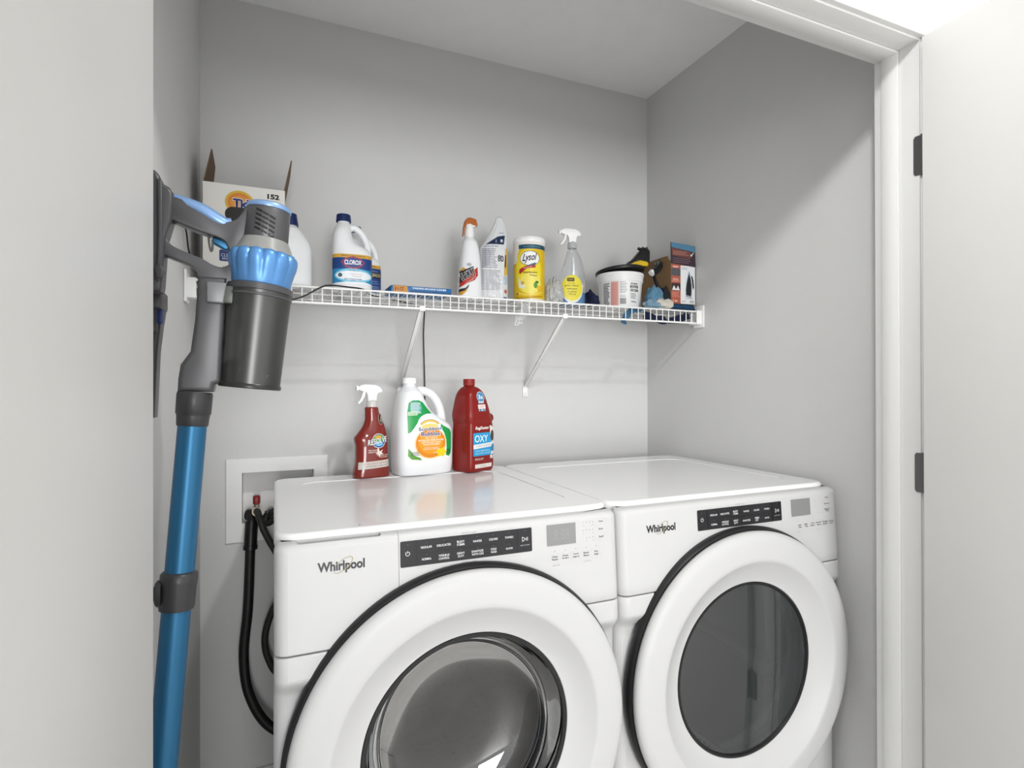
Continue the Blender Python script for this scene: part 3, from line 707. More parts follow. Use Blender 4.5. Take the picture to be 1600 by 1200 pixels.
L.lines(-.054, -.030, .044, .056, 4, '#5a6b66', .4, 5); L.lines(.046, .060, .044, .058, 4, '#2b4d36', .4, 6)
L.build('label', f, t)

# ---- red carpet-shampoo jug on the washer
t = thing('carpet_shampoo_bottle', 'tall dark red bottle with bright blue square on its label, rightmost on the washing machine', 'bottle', (.5655, 1.632, TZ), .46)
lf = Loft([(0, -.056, .050, .042, 7), (.02, -.057, .053, .044, 6.5), (.12, -.056, .054, .044, 6), (.145, -.055, .050, .043, 6), (.157, -.058, .047, .045, 5), (.172, -.060, .042, .046, 4.5), (.200, -.056, .034, .042, 4.5), (.235, -.050, .022, .035, 4), (.252, -.040, .008, .027, 3), (.260, -.033, -.004, .0155, 2), (.276, -.033, -.004, .0150, 2)], 5)
bm = BM(); lf.mesh(bm); tube(bm, [(.030, -.012, .158), (.066, -.012, .160)], .0135, 16); j = remesh(obj('bottle', bm, mat('deep_red_plastic', '#84150f', .3, var=.04, sss=.15), t), .0022, 3)
ribbed_cap(.0178, .020, mat('red_cap', '#8a1d14', .45), t, (-.0185, 0, .2605), n=24, taper=1.0)
L = Label(.35); f = lf.surf(.0011)
L.txt('RugDoctor', -.006, .1310, .060, .0120, '#f6f2ee', shear=.25, bold=.03)
L.rrect(-.044, .0485, .051, .1180, .003, '#2a9bd0'); L.txt('OXY', -.011, .1005, .056, .0210, '#f8fbfd', bold=.005)
L.poly([(-.044, .0700), (.040, .0740), (.040, .0870), (-.044, .0830)], '#e9e6e4'); L.txt('CARPET CLEANER', -.002, .0785, .066, .0045, '#8aa0b8', ang=2)
L.txt('STAIN REMOVING', -.006, .0635, .062, .0042, '#dcebf4'); L.txt('DEEP CARPET CLEANER', -.004, .0560, .066, .0036, '#dcebf4')
L.poly([(.026, .140), (.042, .133), (.050, .118), (.051, .066), (.044, .052), (.030, .048), (.036, .075), (.030, .100), (.026, .118)], '#e2dbd5'); L.ell(.037, .107, .0085, .017, '#4e3c36'); L.ell(.039, .070, .008, .012, '#3e7fb0')
L.txt('PRO', .036, .042, .018, .011, '#f2ece6', bold=.04); L.txt('DOG & CAT', -.020, .0390, .036, .0055, '#e9dcd4', bold=.02); L.rect(-.038, .0120, .034, .0240, '#e3dbd5'); L.txt('1.42 L', -.002, .0180, .024, .005, '#b58a82')
L.build('label', f, t); L = Label(.35)
L.ell(-.008, .226, .0165, .0160, '#cfe3ee'); L.ell(-.008, .226, .0150, .0145, '#4b8ab5'); L.txt('3x', -.008, .226, .020, .013, '#f4f8fa', bold=.02); L.rect(-.021, .207, .003, .213, '#b9cfdd')
L.rrect(-.024, .190, .008, .203, .002, '#efe9e5'); L.txt('DEEP', -.008, .1965, .026, .008, '#d9a8a0', bold=.02); L.rect(-.022, .183, .006, .189, '#a9c5d8'); L.ell(-.015, .186, .003, .003, '#31628c'); L.ell(-.001, .186, .003, .003, '#31628c')
L.build('neck_sticker', f, t)

SZ = SHZ + .0018
# ---- bleach jugs on the shelf
def bleach(x, y, rz, label, s=1.0, back=False):
    t = thing('bleach_jug', label, 'jug', (x, y, SZ), rz, 'blue-capped jugs on the wire shelf')
    lf = Loft([(z * s, a * s, b * s, c * s, n) for z, a, b, c, n in [(0, -.053, .053, .040, 3), (.012, -.0545, .0545, .041, 3), (.085, -.0545, .0545, .041, 3), (.104, -.0545, .0535, .041, 2.8), (.118, -.054, .044, .040, 2.6), (.135, -.0535, .012, .038, 2.5), (.160, -.052, .000, .034, 2.4), (.176, -.047, -.003, .028, 2.2), (.189, -.040, -.0045, .019, 2), (.193, -.038, -.006, .0165, 2), (.203, -.038, -.006, .0165, 2)]], 5)
    bm = BM(); lf.mesh(bm); tube(bm, spline([(q[0] * s, 0, q[2] * s) for q in [(-.008, 0, .178), (.008, 0, .182), (.026, 0, .168), (.040, 0, .142), (.046, 0, .105)]], 8), .0095 * s, 12)
    remesh(obj('bottle', bm, M_wpl, t), .0021, 3)
    ribbed_cap(.0205 * s, .021 * s, M_navy, t, (-.022 * s, 0, .1955 * s), n=28)
    L = Label(.35); f = lf.surf(.0011)
    X = .0535 * s
    L.rect(-X, .0155 * s, X, .0890 * s, '#1a4082'); L.rect(-X, .0895 * s, X, .0990 * s, '#d7a63a'); L.txt('DISINFECTING BLEACH', 0, .0943 * s, .062 * s, .0045 * s, '#7a5a1e', bold=.02)
    if not back:
        L.rect(-X, .0155 * s, X, .058 * s, '#2d8cc0'); L.ell(.002, .0400 * s, .050 * s, .0200 * s, '#7cc6e4'); L.ell(.002, .0400 * s, .048 * s, .0135 * s, '#eef4f8'); L.poly([(-X, .0155 * s), (X, .0155 * s), (X, .0190 * s), (.03, .0235 * s), (-.02, .0225 * s), (-X, .018 * s)], '#eef2f5')
        L.poly([(-.032 * s, .0760 * s), (-.018 * s, .0890 * s), (0, .0935 * s), (.018 * s, .0890 * s), (.032 * s, .0760 * s), (.018 * s, .0630 * s), (0, .0585 * s), (-.018 * s, .0630 * s)], '#b5303a')
        L.poly([(-.0285 * s, .0760 * s), (-.016 * s, .0865 * s), (0, .0900 * s), (.016 * s, .0865 * s), (.0285 * s, .0760 * s), (.016 * s, .0655 * s), (0, .0620 * s), (-.016 * s, .0655 * s)], '#1d3a86')
        L.txt('CLOROX', 0, .0762 * s, .0460 * s, .0130 * s, '#f7f8fb', bold=.03)
        L.txt('Original', .002, .0535 * s, .026 * s, .0045 * s, '#3a5a8a'); L.txt('splash-less', .010, .0440 * s, .034 * s, .004 * s, '#c78f96'); L.txt('bleach', .010, .0385 * s, .024 * s, .0036 * s, '#c78f96'); L.ell(-.034 * s, .0405 * s, .0055 * s, .0055 * s, '#3d6170')
        L.txt('KEEP OUT OF REACH OF CHILDREN', 0, .0300 * s, .046 * s, .0040 * s, '#2a4a8a', bold=.03); L.txt('DANGER', 0, .0262 * s, .014 * s, .0025 * s, '#2a4a8a')
    else:
        L.rrect(.000, .0590 * s, .0500 * s, .0780 * s, .003, '#2c2f45'); L.txt('BLEACH', .028 * s, .0690 * s, .036 * s, .0095 * s, '#d2bd86', bold=.03); L.txt('PREMIUM', .028, .080 * s, .020, .003, '#9fb8d8')
        for k, z in enumerate((.0500, .0440, .0340, .0290)): L.txt(('HE SAFE', 'concentrated', 'DISINFECTS', 'WHITENS CLOTHES')[k], .028 * s, z * s, (.020, .026, .028, .030)[k] * s, .0036 * s, '#a8bfe0')
    L.build('label', f, t)
    return t
bleach(.2015, 1.625, -.04, 'white bleach jug with blue cap and diamond emblem, in front of a second jug')
bleach(.2460, 1.740, .12, 'white bleach jug with blue cap, half hidden behind the one with the diamond emblem', 1.0, True)
# ---- white jug with blue cap half hidden by the vacuum
t = thing('bleach_jug', 'plain white bottle with blue ribbed cap, partly hidden behind the stick vacuum', 'jug', (.0475, 1.600, SZ), .1, 'blue-capped jugs on the wire shelf')
lf = Loft([(0, -.044, .044, .034, 2.6), (.012, -.046, .046, .036, 2.6), (.09, -.046, .046, .036, 2.6), (.118, -.045, .041, .035, 2.4), (.140, -.040, .028, .030, 2.2), (.155, -.030, .015, .024, 2), (.162, -.023, .009, .0155, 2), (.178, -.023, .009, .015, 2)], 5)
body('bottle', lf, M_wpl, t); ribbed_cap(.0185, .032, M_navy, t, (-.006, 0, .163), n=20, taper=.8)

# ---- detergent carton
M_card = mat('white_carton', '#e9e7e1', .6, var=.02); M_brown = mat('brown_corrugated_card', '#77604a', .85, var=.12, bump=.3, bscale=300)
t = thing('detergent_carton', 'open white detergent carton with brown flaps standing up, printed 152', 'carton', (-.072, 1.740, SZ))
bm = BM(); X0, X1, Y0, Y1, ZT = -.098, .099, -.100, .085, .268; tk = .0032
for q in ((X0, X1, Y0, Y0 + tk, 0, ZT), (X0, X1, Y1 - tk, Y1, 0, ZT), (X0, X0 + tk, Y0 + tk, Y1 - tk, 0, ZT), (X1 - tk, X1, Y0 + tk, Y1 - tk, 0, ZT), (X0 + tk, X1 - tk, Y0 + tk, Y1 - tk, 0, tk)): box(bm, *q)
cb = obj('carton_body', bm, M_card, t)
bm = BM()
bx_in = ((X0 + tk, X1 - tk, Y1 - tk - .001, Y1 - tk - .0002, .004, ZT),)
for q in bx_in: box(bm, *q)
obj('inner_board', bm, M_brown, t)
for s in (-1, 1):
    bm = BM(); xe = X0 if s < 0 else X1
    P = [(Y0 + .004, ZT), (Y1 - .004, ZT), (Y1 - .010, ZT + .100), (Y0 + .070, ZT + .112)]
    vs = []
    for off in (0, -s * .003):
        vs.append([bm.verts.new((xe + off + (.010 if s < 0 else .016) * (z - ZT) / .09, y, z)) for y, z in P])
    bm.faces.new(vs[0]); bm.faces.new(vs[1][::-1])
    for k in range(4): bm.faces.new((vs[0][k], vs[0][(k + 1) % 4], vs[1][(k + 1) % 4], vs[1][k]))
    obj('side_flap', bm, M_brown, t)
bm = BM(); prism(bm, [(X0 + .003, ZT + .001), (X1 - .003, ZT + .001), (X1 - .008, ZT - .082), (X0 + .008, ZT - .080)], Y1 + .0005, Y1 + .0030); obj('back_flap', bm, M_brown, t)
f = flat(Y0, off=.0004); L = Label(.45)
zb = 0; 
L.ell(-.012, .222, .0350, .0315, '#d8b23a'); L.ell(-.012, .222, .0290, .0255, '#d9822b'); L.ell(-.012, .222, .0215, .018, '#dd9440')
L.txt('Tide', -.002, .2200, .054, .0270, '#f1eee8', bold=.09); L.txt('Tide', -.002, .2200, .052, .0240, '#1f2f77', bold=.045)
L.rrect(-.047, .170, .034, .2090, .0190, '#17100d')
L.txt('152', .070, .2475, .030, .0140, '#1b1c20', bold=.05); L.txt('LOADS', .072, .2335, .018, .004, '#55565c')
L.rrect(-.062, .118, -.008, .170, .006, '#22356f'); L.rrect(-.060, .064, -.020, .094, .004, '#22356f'); L.txt('CLEAN', -.040, .080, .032, .008, '#c9d0e4'); L.txt('BREEZE', -.040, .071, .026, .005, '#c9d0e4')
L.rect(-.054, .128, -.016, .160, '#3d55a0'); L.txt('HE', -.035, .144, .020, .018, '#dfe4f2', bold=.03)
L.txt('au total detersif', -.030, .050, .044, .006, '#3a3a40'); L.lines(-.052, -.010, .036, .044, 2, '#8d8d92'); L.ell(.060, .120, .030, .050, '#e6c56b'); L.ell(.060, .120, .022, .040, '#e9ddc0')
L.build('print', f, t)

# ---- flat blue carton
t = thing('cleaner_carton', 'flat blue carton lying on the shelf reading washing machine cleaner', 'carton', (.388, 1.612, SZ), .02)
bxo('carton_body', -.088, .088, -.045, .045, 0, .019, mat('blue_carton', '#1f6aa6', .4), t, .0012)
L = Label(.4); L.poly([(-.080, .0006), (-.040, .0006), (-.043, .0184), (-.083, .0184)], '#c98a3a'); L.txt('5 CT', -.062, .0098, .018, .009, '#5a2d16', bold=.03); L.ell(-.076, .0095, .002, .006, '#8d1f1a')
L.txt('WASHING MACHINE CLEANER', .022, .0138, .100, .0052, '#e4ecf3', bold=.03); L.rect(-.036, .0006, .086, .0072, '#184f83'); L.build('print', flat(-.045), t)
L = Label(.4); L.poly([(-.080, -.044), (-.045, -.044), (-.045, .044), (-.080, .044)], '#c98a3a'); L.txt('CLEANER', .02, 0, .09, .03, '#dfe9f2', bold=.02)
L.build('top_print', lambda u, v, h: Vector((u, v, .0193 + h)), t)

# ---- white stain-remover spray bottle
t = thing('spray_bottle', 'white spray bottle with orange-brown head and red slanted label, on the wire shelf', 'spray bottle', (.556, 1.640, SZ), -.05)
lf = Loft([(0, -.037, .037, .027, 3), (.010, -.038, .038, .028, 3), (.060, -.035, .036, .027, 2.8), (.110, -.030, .0345, .025, 2.6), (.150, -.025, .031, .023, 2.4), (.180, -.021, .024, .021, 2.2), (.192, -.014, .014, .015, 2), (.199, -.013, .013, .014, 2)], 5)
body('bottle', lf, M_wpl, t)
L = Label(.35); f = lf.surf(.0008)
L.poly([(-.036, .050), (-.034, .086), (-.026, .098), (-.006, .086), (-.002, .066), (-.012, .050)], '#d9a33a')
L.poly([(-.0365, .036), (-.0335, .054), (.019, .100), (.020, .074), (.010, .060)], '#b92f22'); L.poly([(-.035, .048), (-.034, .090), (-.030, .086), (.006, .102), (.006, .086), (-.018, .062)], '#1c2230')
L.txt('SHOUT', -.0105, .0765, .050, .024, '#f5f3f0', shear=.15, bold=.05, ang=26); L.txt('SHOUT', -.0105, .0760, .048, .0215, '#14161c', shear=.15, bold=.025, ang=26)
L.txt('LAUNDRY STAIN REMOVER', -.006, .0555, .048, .0045, '#f2dcd6', ang=38); L.ell(-.008, .106, .010, .008, '#e2e4e8'); L.ell(-.008, .106, .007, .0045, '#a8acb5')
L.poly([(-.037, .030), (-.020, .034), (-.008, .046), (-.014, .028), (-.028, .018), (-.037, .020)], '#2a2a33'); L.poly([(-.037, .022), (-.022, .025), (-.012, .036), (-.016, .024), (-.030, .012), (-.037, .014)], '#d9a33a')
L.build('label', f, t)
M_or = mat('orange_brown_plastic', '#b0602a', .35)
bm = BM(); lathe(bm, [(.0150, .196), (.0152, .206), (.0125, .222), (.012, .232), (.009, .236)], 28); obj('collar', bm, M_wpl2, t, 40)
bm = BM(); prism(bm, [(-.0150, .226), (-.0080, .234), (.0040, .233), (.0235, .230), (.0245, .236), (.0215, .2485), (.0190, .2520), (.0020, .2560), (-.0070, .2540), (-.0130, .2480), (-.0170, .238)], -.0095, .0095, .003, 3); h_ = obj('spray_head', bm, M_or, t, 40)
bm = BM(); prism(bm, [(-.0170, .238), (-.0130, .236), (-.0150, .222), (-.0170, .205), (-.0205, .196), (-.0225, .198), (-.0205, .215), (-.0195, .228)], -.0055, .0055, .0015); obj('trigger', bm, M_or, h_, 40)
bm = BM(); prism(bm, [(-.0125, .228), (.012, .228), (.0225, .2310), (.0080, .2350), (-.0080, .2350)], -.0080, .0080, .002); obj('white_band', bm, M_wpl2, h_, 40)

# ---- refill pouch
t = thing('wipes_refill_pouch', 'crumpled white plastic pouch of wipes with navy panel, leaning beside the yellow canister', 'pouch', (.640, 1.655, SZ), -.10)
rnd = random.Random(4); bm = BM(); rows = []
def pouch(u, v):   # u -1..1, v 0..1
    z = v * .276; wl = -.048 + .006 * v; wr = .049 - .002 * v
    if v > .62: k = (v - .62) / .38; wl = -.044 + .058 * k ** .8; wr = .047 - .020 * k ** 3
    x = wl + (wr - wl) * (u + 1) / 2; d = .027 * (1 - abs(u) ** 3) ** .6 * (1 - max(0, (v - .55) / .45) ** 1.5 * .93) * (1 - .25 * max(0, (.06 - v) / .06))
    return x, d, z
nu, nv = 26, 34; A = []; B = []
for jv in range(nv + 1):
    ra, rb = [], []
    for iu in range(nu + 1):
        u = -1 + 2 * iu / nu; v = jv / nv; x, d, z = pouch(u, v)
        w = .0016 * math.sin(u * 9 + v * 23) * math.sin(v * 31 - u * 5) + .0010 * math.sin(u * 27 + v * 11)
        e = 1 if 0 < iu < nu else 0
        ra.append(bm.verts.new((x, -d - w * e, z))); rb.append(bm.verts.new((x, d + w * e, z)) if e else ra[-1])
    A.append(ra); B.append(rb)
for jv in range(nv):
    for iu in range(nu):
        bm.faces.new((A[jv][iu], A[jv][iu + 1], A[jv + 1][iu + 1], A[jv + 1][iu]))
        q = (B[jv][iu], B[jv + 1][iu], B[jv + 1][iu + 1], B[jv][iu + 1]); bm.faces.new(tuple(dict.fromkeys(q)))
bm.faces.new([*A[0], *B[0][1:-1][::-1]]); bm.faces.new([*A[-1], *B[-1][1:-1][::-1]])
obj('pouch_body', bm, mat('pouch_film', '#dfe1e3', .28, coat=.3, bump=.35, bscale=45), t, 180)
def psurf(u, v, h):
    vv = max(0, min(1, v / .276)); lo, hi = -1, 1
    for _ in range(18):
        m_ = (lo + hi) / 2
        if pouch(m_, vv)[0] < u: lo = m_
        else: hi = m_
    uu = (lo + hi) / 2; d = pouch(uu, vv)[1]; w = .0016 * math.sin(uu * 9 + vv * 23) * math.sin(vv * 31 - uu * 5) + .0010 * math.sin(uu * 27 + vv * 11)
    return Vector((u, -d - max(w, -.0002) - .0012 - h, v))
L = Label(.35)
L.poly([(-.028, .180), (.030, .182), (.035, .212), (.010, .206)], '#202f4e'); L.txt('2', .004, .191, .004, .008, '#dfe4ec'); L.ell(.022, .193, .004, .005, '#c9d4e2'); L.lines(.016, .032, .2165, .222, 1, '#8f9bb0')
L.txt('disinfecting wipes', -.012, .1735, .044, .006, '#4f6d8a', ang=2)
L.poly([(-.038, .108), (-.020, .112), (-.012, .150), (-.020, .164), (-.038, .166)], '#b4b6bd')
L.lines(-.040, .008, .104, .168, 10, '#8d8f98', .4, 12); L.lines(-.040, .020, .035, .100, 15, '#8d8f98', .35, 13); L.txt('80', .018, .136, .020, .020, '#3c3c44', bold=.02)
L.poly([(.030, .085), (.0415, .085), (.0425, .170), (.036, .172), (.031, .120)], '#e0b52c'); L.poly([(.032, .112), (.0375, .108), (.0375, .150), (.034, .148)], '#2a2c3a'); L.poly([(.028, .056), (.042, .056), (.042, .082), (.028, .082)], '#b7c6dc'); L.ell(.036, .034, .0055, .0065, '#c06a4a'); L.rect(.028, .006, .041, .016, '#4465a0')
L.lines(-.040, -.010, .004, .014, 2, '#55575f')
L.build('print', psurf, t)

# ---- yellow wipes canister
t = thing('wipes_canister', 'yellow cylindrical wipes canister with white lid and base', 'canister', (.7665, 1.655, SZ), -.42)
bm = BM(); lathe(bm, [(.0490, 0), (.0505, .002), (.0510, .006), (.0510, .196), (.0500, .1995), (.0490, .2003)], 72); obj('canister_body', bm, mat('canister_plastic', '#eeeae2', .35), t, 40)
bm = BM(); lathe(bm, [(.0515, .196), (.0525, .1975), (.0525, .207), (.0505, .2120), (.0470, .2135), (.012, .2140)], 72); lathe(bm, [(.013, .2135), (.012, .2165), (.006, .2175)], 20); obj('lid', bm, M_wpl2, t, 40)
L = Label(.3); f = wrap(.0510, .0005)
L.rect(-.080, .0135, .080, .1720, '#e3bf16'); L.rect(-.080, .172, -.033, .182, '#efeae0'); L.rect(-.036, .1725, .080, .1860, '#1d4c66'); L.txt('KILLS 99.9% OF VIRUSES & BACTERIA', .012, .179, .060, .0045, '#7fb9b4')
L.poly([(-.080, .128), (-.0415, .128), (-.041, .150), (-.0350, .168), (-.0350, .176), (-.080, .176)], '#eee7da')
L.ell(-.004, .100, .046, .070, '#f0dc33'); L.ell(.004, .062, .036, .034, '#f3e56a'); L.poly([(-.036, .050), (-.036, .085), (-.028, .066), (-.010, .052), (-.020, .045)], '#e9ecd0')
L.ell(.002, .1415, .0330, .0240, '#1d3a55'); L.ell(.002, .1415, .0312, .0222, '#f4f4f2')
L.txt('Lysol', .002, .1420, .0500, .0300, '#132240', shear=.55, bold=.02, ang=6)
L.poly([(-.034, .098), (-.032, .108), (-.012, .117), (.020, .120), (.020, .112), (-.008, .109), (-.030, .092)], '#b22a32'); L.poly([(-.004, .1185), (.021, .1215), (.021, .1285), (.006, .1235)], '#24607c'); L.txt('BRAND III', -.006, .1125, .024, .0036, '#f0d9d6', ang=10)
L.txt('Disinfecting', .003, .096, .046, .0072, '#4a3a1e', bold=.02); L.txt('Wipes', .013, .0865, .024, .0070, '#4a3a1e', bold=.02); L.txt('LEMON', -.022, .0655, .012, .004, '#c25a30', bold=.03); L.txt('LIME', -.022, .0605, .010, .004, '#c25a30', bold=.03)
L.ell(.0200, .0560, .0065, .0095, '#5d9a30'); L.ell(.0250, .0660, .006, .004, '#3d7a2a'); L.ell(.0330, .0475, .0075, .0080, '#e8a21c'); L.ell(.0330, .0475, .0055, .006, '#f3bf3a')
L.poly([(-.040, .036), (-.010, .028), (.020, .030), (.048, .038), (.048, .034), (.020, .024), (-.010, .022), (-.040, .030)], '#f3d75a'); L.poly([(-.050, .022), (-.010, .0165), (.048, .024), (.048, .020), (-.010, .0140), (-.050, .016)], '#b98f12'); L.rrect(-.046, .026, -.036, .034, .002, '#a98a22')
L.build('label', f, t)

# ---- clear spray bottle with blue liquid
t = thing('spray_bottle', 'clear spray bottle with white head, yellow oval label and blue liquid', 'spray bottle', (.9165, 1.640, SZ), -.22)
rows = [(0, -.045, .043, .027, 2.8), (.010, -.0465, .0450, .0285, 2.8), (.050, -.0475, .0460, .0290, 2.6), (.085, -.0470, .0455, .0285, 2.5), (.110, -.0400, .0440, .0260, 2.4), (.135, -.0290, .0400, .0230, 2.2), (.160, -.0215, .0330, .0195, 2.1), (.180, -.0165, .0240, .0165, 2), (.1900, -.0130, .0170, .0145, 2), (.196, -.0120, .0160, .0140, 2)]
lf = Loft(rows, 5); body('bottle', lf, thin_glass('clear_bottle', '#f6f7f8', .03, dens=.08), t)
L2 = Loft([(z, a + .0010, b - .0010, c - .0010, n) for z, a, b, c, n in [(.002, -.045, .043, .027, 2.8), (.012, -.0465, .0450, .0285, 2.8), (.0450, -.0474, .0459, .0289, 2.6)]], 4)
bm = BM(); L2.mesh(bm); obj('liquid', bm, mat('blue_liquid', '#0f78b4', .3), t, 55)
bm = BM(); tube(bm, spline([(.001, 0, .200), (.003, 0, .12), (-.012, 0, .02)], 8), .0022, 8); obj('dip_tube', bm, mat('tube_plastic', '#d8dadc', .3), t)
L = Label(.35); f = lf.surf(.0008)
L.ell(-.006, .055, .0365, .0465, '#e6e7e6'); L.ell(-.006, .0585, .0350, .0430, '#e9db3a')
L.rrect(-.0235, .0800, .0010, .0915, .002, '#4a3f2a'); L.lines(-.021, -.001, .0835, .0885, 1, '#a99a5a', .6, 61); L.txt('scent free', -.009, .0742, .022, .0038, '#5c5622')
L.txt('green cleaner', -.0075, .0655, .048, .0072, '#57521c', bold=.015); L.txt('nettoyant', -.0070, .0545, .034, .0068, '#57521c', bold=.015); L.txt('d action', -.0075, .0465, .030, .0062, '#57521c', bold=.015); L.txt('950 ml', -.0075, .0380, .024, .0050, '#57521c', bold=.02); L.rect(-.024, .0316, .010, .0322, '#a59c3a')
L.build('label', f, t)
sprayer(t, .002, .1950, 1.0, M_wpl2, mat('pale_collar', '#b9bcbf', .3))

# ---- white bucket with a black lid
t = thing('bucket', 'round white plastic bucket with a black lid and pink and black printing', 'bucket', (1.122, 1.660, SZ), -.55)
BR = lambda v: .068 + .011 * v / .124
bm = BM(); lathe(bm, [(.064, 0), (.067, .001), (.068, .004), (BR(.092), .092), (.0790, .0935), (.0800, .110), (.0800, .1125), (.0815, .1135), (.0825, .120), (.0815, .1235), (.078, .1245), (.076, .120)], 72); obj('bucket_body', bm, mat('bucket_plastic', '#eff0ef', .35, sss=.1), t, 30)
bm = BM(); lathe(bm, [(.078, 0), (.0845, .001), (.0855, .005), (.0850, .010), (.080, .0125), (.074, .011), (.00001, .011)], 72); bmesh.ops.transform(bm, matrix=Matrix.Translation((0, 0, .1255)) @ Matrix.Rotation(.55, 4, 'Z') @ Matrix.Rotation(R(-3.0), 4, 'Y') @ Matrix.Rotation(R(-5), 4, 'X') @ Matrix.Translation((0, 0, .004)), verts=bm.verts[:])
ld = obj('lid', bm, mat('lid_black', '#1a1a1c', .4), t, 30)
L = Label(.35); f = wrap(BR, .0006)
L.lines(-.066, -.038, .012, .088, 15, '#4c4a50', .55, 21); L.rrect(-.0345, .010, -.008, .090, .002, '#dba39a'); L.lines(-.033, -.010, .013, .087, 14, '#c77f78', .35, 22); L.lines(-.004, .022, .050, .090, 8, '#77757c', .4, 23)
for k in range(16): L.rect(-.003 + k * .0013, .014, -.003 + k * .0013 + (.0005 if k % 3 else .0009), .034, '#3f3f45')
L.lines(-.004, .018, .036, .046, 2, '#88868c', .4, 25)
L.txt('SCENT', .050, .083, .032, .006, '#36343a', bold=.03); L.txt('BOOSTER', .050, .073, .036, .009, '#2b2a30', bold=.04); L.txt('OXI CLEAN', .050, .061, .036, .009, '#2b2a30', bold=.04)
L.lines(.034, .060, .032, .052, 4, '#6d6b72', .4, 26); L.txt('2.26 kg', .046, .022, .022, .0065, '#36343a', bold=.03)
L.build('label', f, t)

# ---- cloths, bags and rags
def cloth(name, label, cat, loc, size, m, seed, rough=.18, group=None, stripes=None, freq=3.0, rz=0, cut=4):
    rnd = random.Random(seed); ph = [rnd.random() * 6.28 for _ in range(8)]
    bm = BM(); bmesh.ops.create_icosphere(bm, subdivisions=cut + 1, radius=1)
    for v in bm.verts:
        p = v.co.normalized(); a = math.atan2(p.y, p.x)
        fold = math.sin(p.x * freq * 2 + ph[0] + 2 * math.sin(p.y * freq + ph[1])) * .5 + math.sin(p.y * freq * 2.6 + ph[2] + 1.5 * math.sin(p.z * freq + p.x * 3 + ph[3])) * .35 + math.sin((p.x + p.y) * freq * 4 + ph[4]) * .18
        rr = 1 + rough * fold + .12 * math.sin(3 * a + ph[5])
        q = p * rr; z = q.z
        if z < 0: z *= .45
        v.co = Vector((q.x * size[0], q.y * size[1], z * size[2]))
    for v in bm.verts:
        c = v.co; a1 = math.sin(c.x * 190 + 3 * math.sin(c.y * 120 + ph[6])) * math.sin(c.z * 160 + ph[7]); v.co = c * (1 + .055 * a1 + .05 * abs(math.sin(c.x * 95 - c.y * 60 + c.z * 70 + ph[2])))
    zm = min(v.co.z for v in bm.verts)
    for v in bm.verts: v.co.z -= zm
    o = obj(name, bm, m, None, 180); o.location = loc; o.rotation_euler[2] = rz
    return tag(o, label, cat, group or ('cloths and rags at the right of the shelf' if name == 'cloth' else None))
fab = lambda n, c: mat(n, c, .9, var=.14, bump=.5, bscale=700)
cloth('cloth', 'dark navy cloth bundle on the shelf at the left foot of the white bucket', 'cloth', (.985, 1.640, SZ), (.030, .035, .032), fab('navy_cloth', '#141c3c'), 3, .2)
cloth('cloth', 'light blue terry cloth crumpled behind the right side of the bucket', 'cloth', (1.222, 1.600, SZ + .012), (.032, .030, .042), fab('light_blue_cloth', '#5d8aa6'), 7, .16)
cloth('cloth', 'blue and white rag spilling over the shelf front right of the bucket', 'cloth', (1.196, 1.574, SZ), (.040, .018, .018), fab('blue_rag', '#7796aa'), 12, .2)
cloth('cloth', 'black and white cloth stuffed left of the iron carton', 'cloth', (1.266, 1.605, SZ + .006), (.030, .024, .045), fab('charcoal_cloth', '#23242c'), 17, .2)
cloth('cloth', 'cream rag under the black cloth at the shelf edge', 'cloth', (1.240, 1.576, SZ), (.036, .017, .022), fab('cream_rag', '#cfcabd'), 23, .22)
cloth('cloth', 'folded deep teal cloth lying under the iron carton', 'cloth', (1.325, 1.600, SZ), (.058, .040, .017), fab('teal_cloth', '#153f5f'), 29, .12, freq=2)
def strip(name, label, cat, pts, w, m, th=.0018, wave=.004, seed=1):
    rnd = random.Random(seed); P = spline(pts, 8); bm = BM(); rows = []
    for i, p in enumerate(P):
        t_ = (P[min(i + 1, len(P) - 1)] - P[max(i - 1, 0)]).normalized(); side = Vector((1, 0, 0)) - t_ * t_.x; side.normalize(); nn = side.cross(t_)
        a, b = [], []
        for k in range(9):
            u = (k / 8 - .5) * w * (.85 + .15 * math.sin(i * .7)); off = wave * math.sin(k * 1.5 + i * .5 + seed)
            a.append(bm.verts.new(p + side * u + nn * (off + th))); b.append(bm.verts.new(p + side * u + nn * off))
        rows.append((a, b))
    for (a, b), (c, d) in zip(rows, rows[1:]):
        for k in range(8): bm.faces.new((a[k], a[k + 1], c[k + 1], c[k])); bm.faces.new((b[k], d[k], d[k + 1], b[k + 1]))
        bm.faces.new((a[0], c[0], d[0], b[0])); bm.faces.new((a[8], b[8], d[8], c[8]))
    for a, b in (rows[0], rows[-1]):
        for k in range(8): bm.faces.new((a[k], b[k], b[k + 1], a[k + 1]))
    o = obj(name, bm, m, None, 180); return tag(o, label, cat, 'cloths and rags at the right of the shelf' if name == 'cloth' else None)
strip('cloth', 'blue striped cloth strip hanging between the shelf wires under the bucket', 'cloth', [(1.150, 1.580, 1.500), (1.120, 1.568, 1.502), (1.095, 1.566, 1.492), (1.078, 1.565, 1.470), (1.070, 1.565, 1.452)], .024, fab('striped_cloth', '#3d6a8a'), seed=2)
strip('cloth', 'navy cloth sagging under the wire shelf near its right end', 'cloth', [(1.17, 1.585, 1.487), (1.23, 1.59, 1.476), (1.29, 1.59, 1.474), (1.345, 1.59, 1.488), (1.365, 1.59, 1.499)], .030, fab('dark_navy_cloth', '#1b2440'), seed=4)
M_film = thin_glass('clear_film', '#eceded', .10, .12, dens=.45)
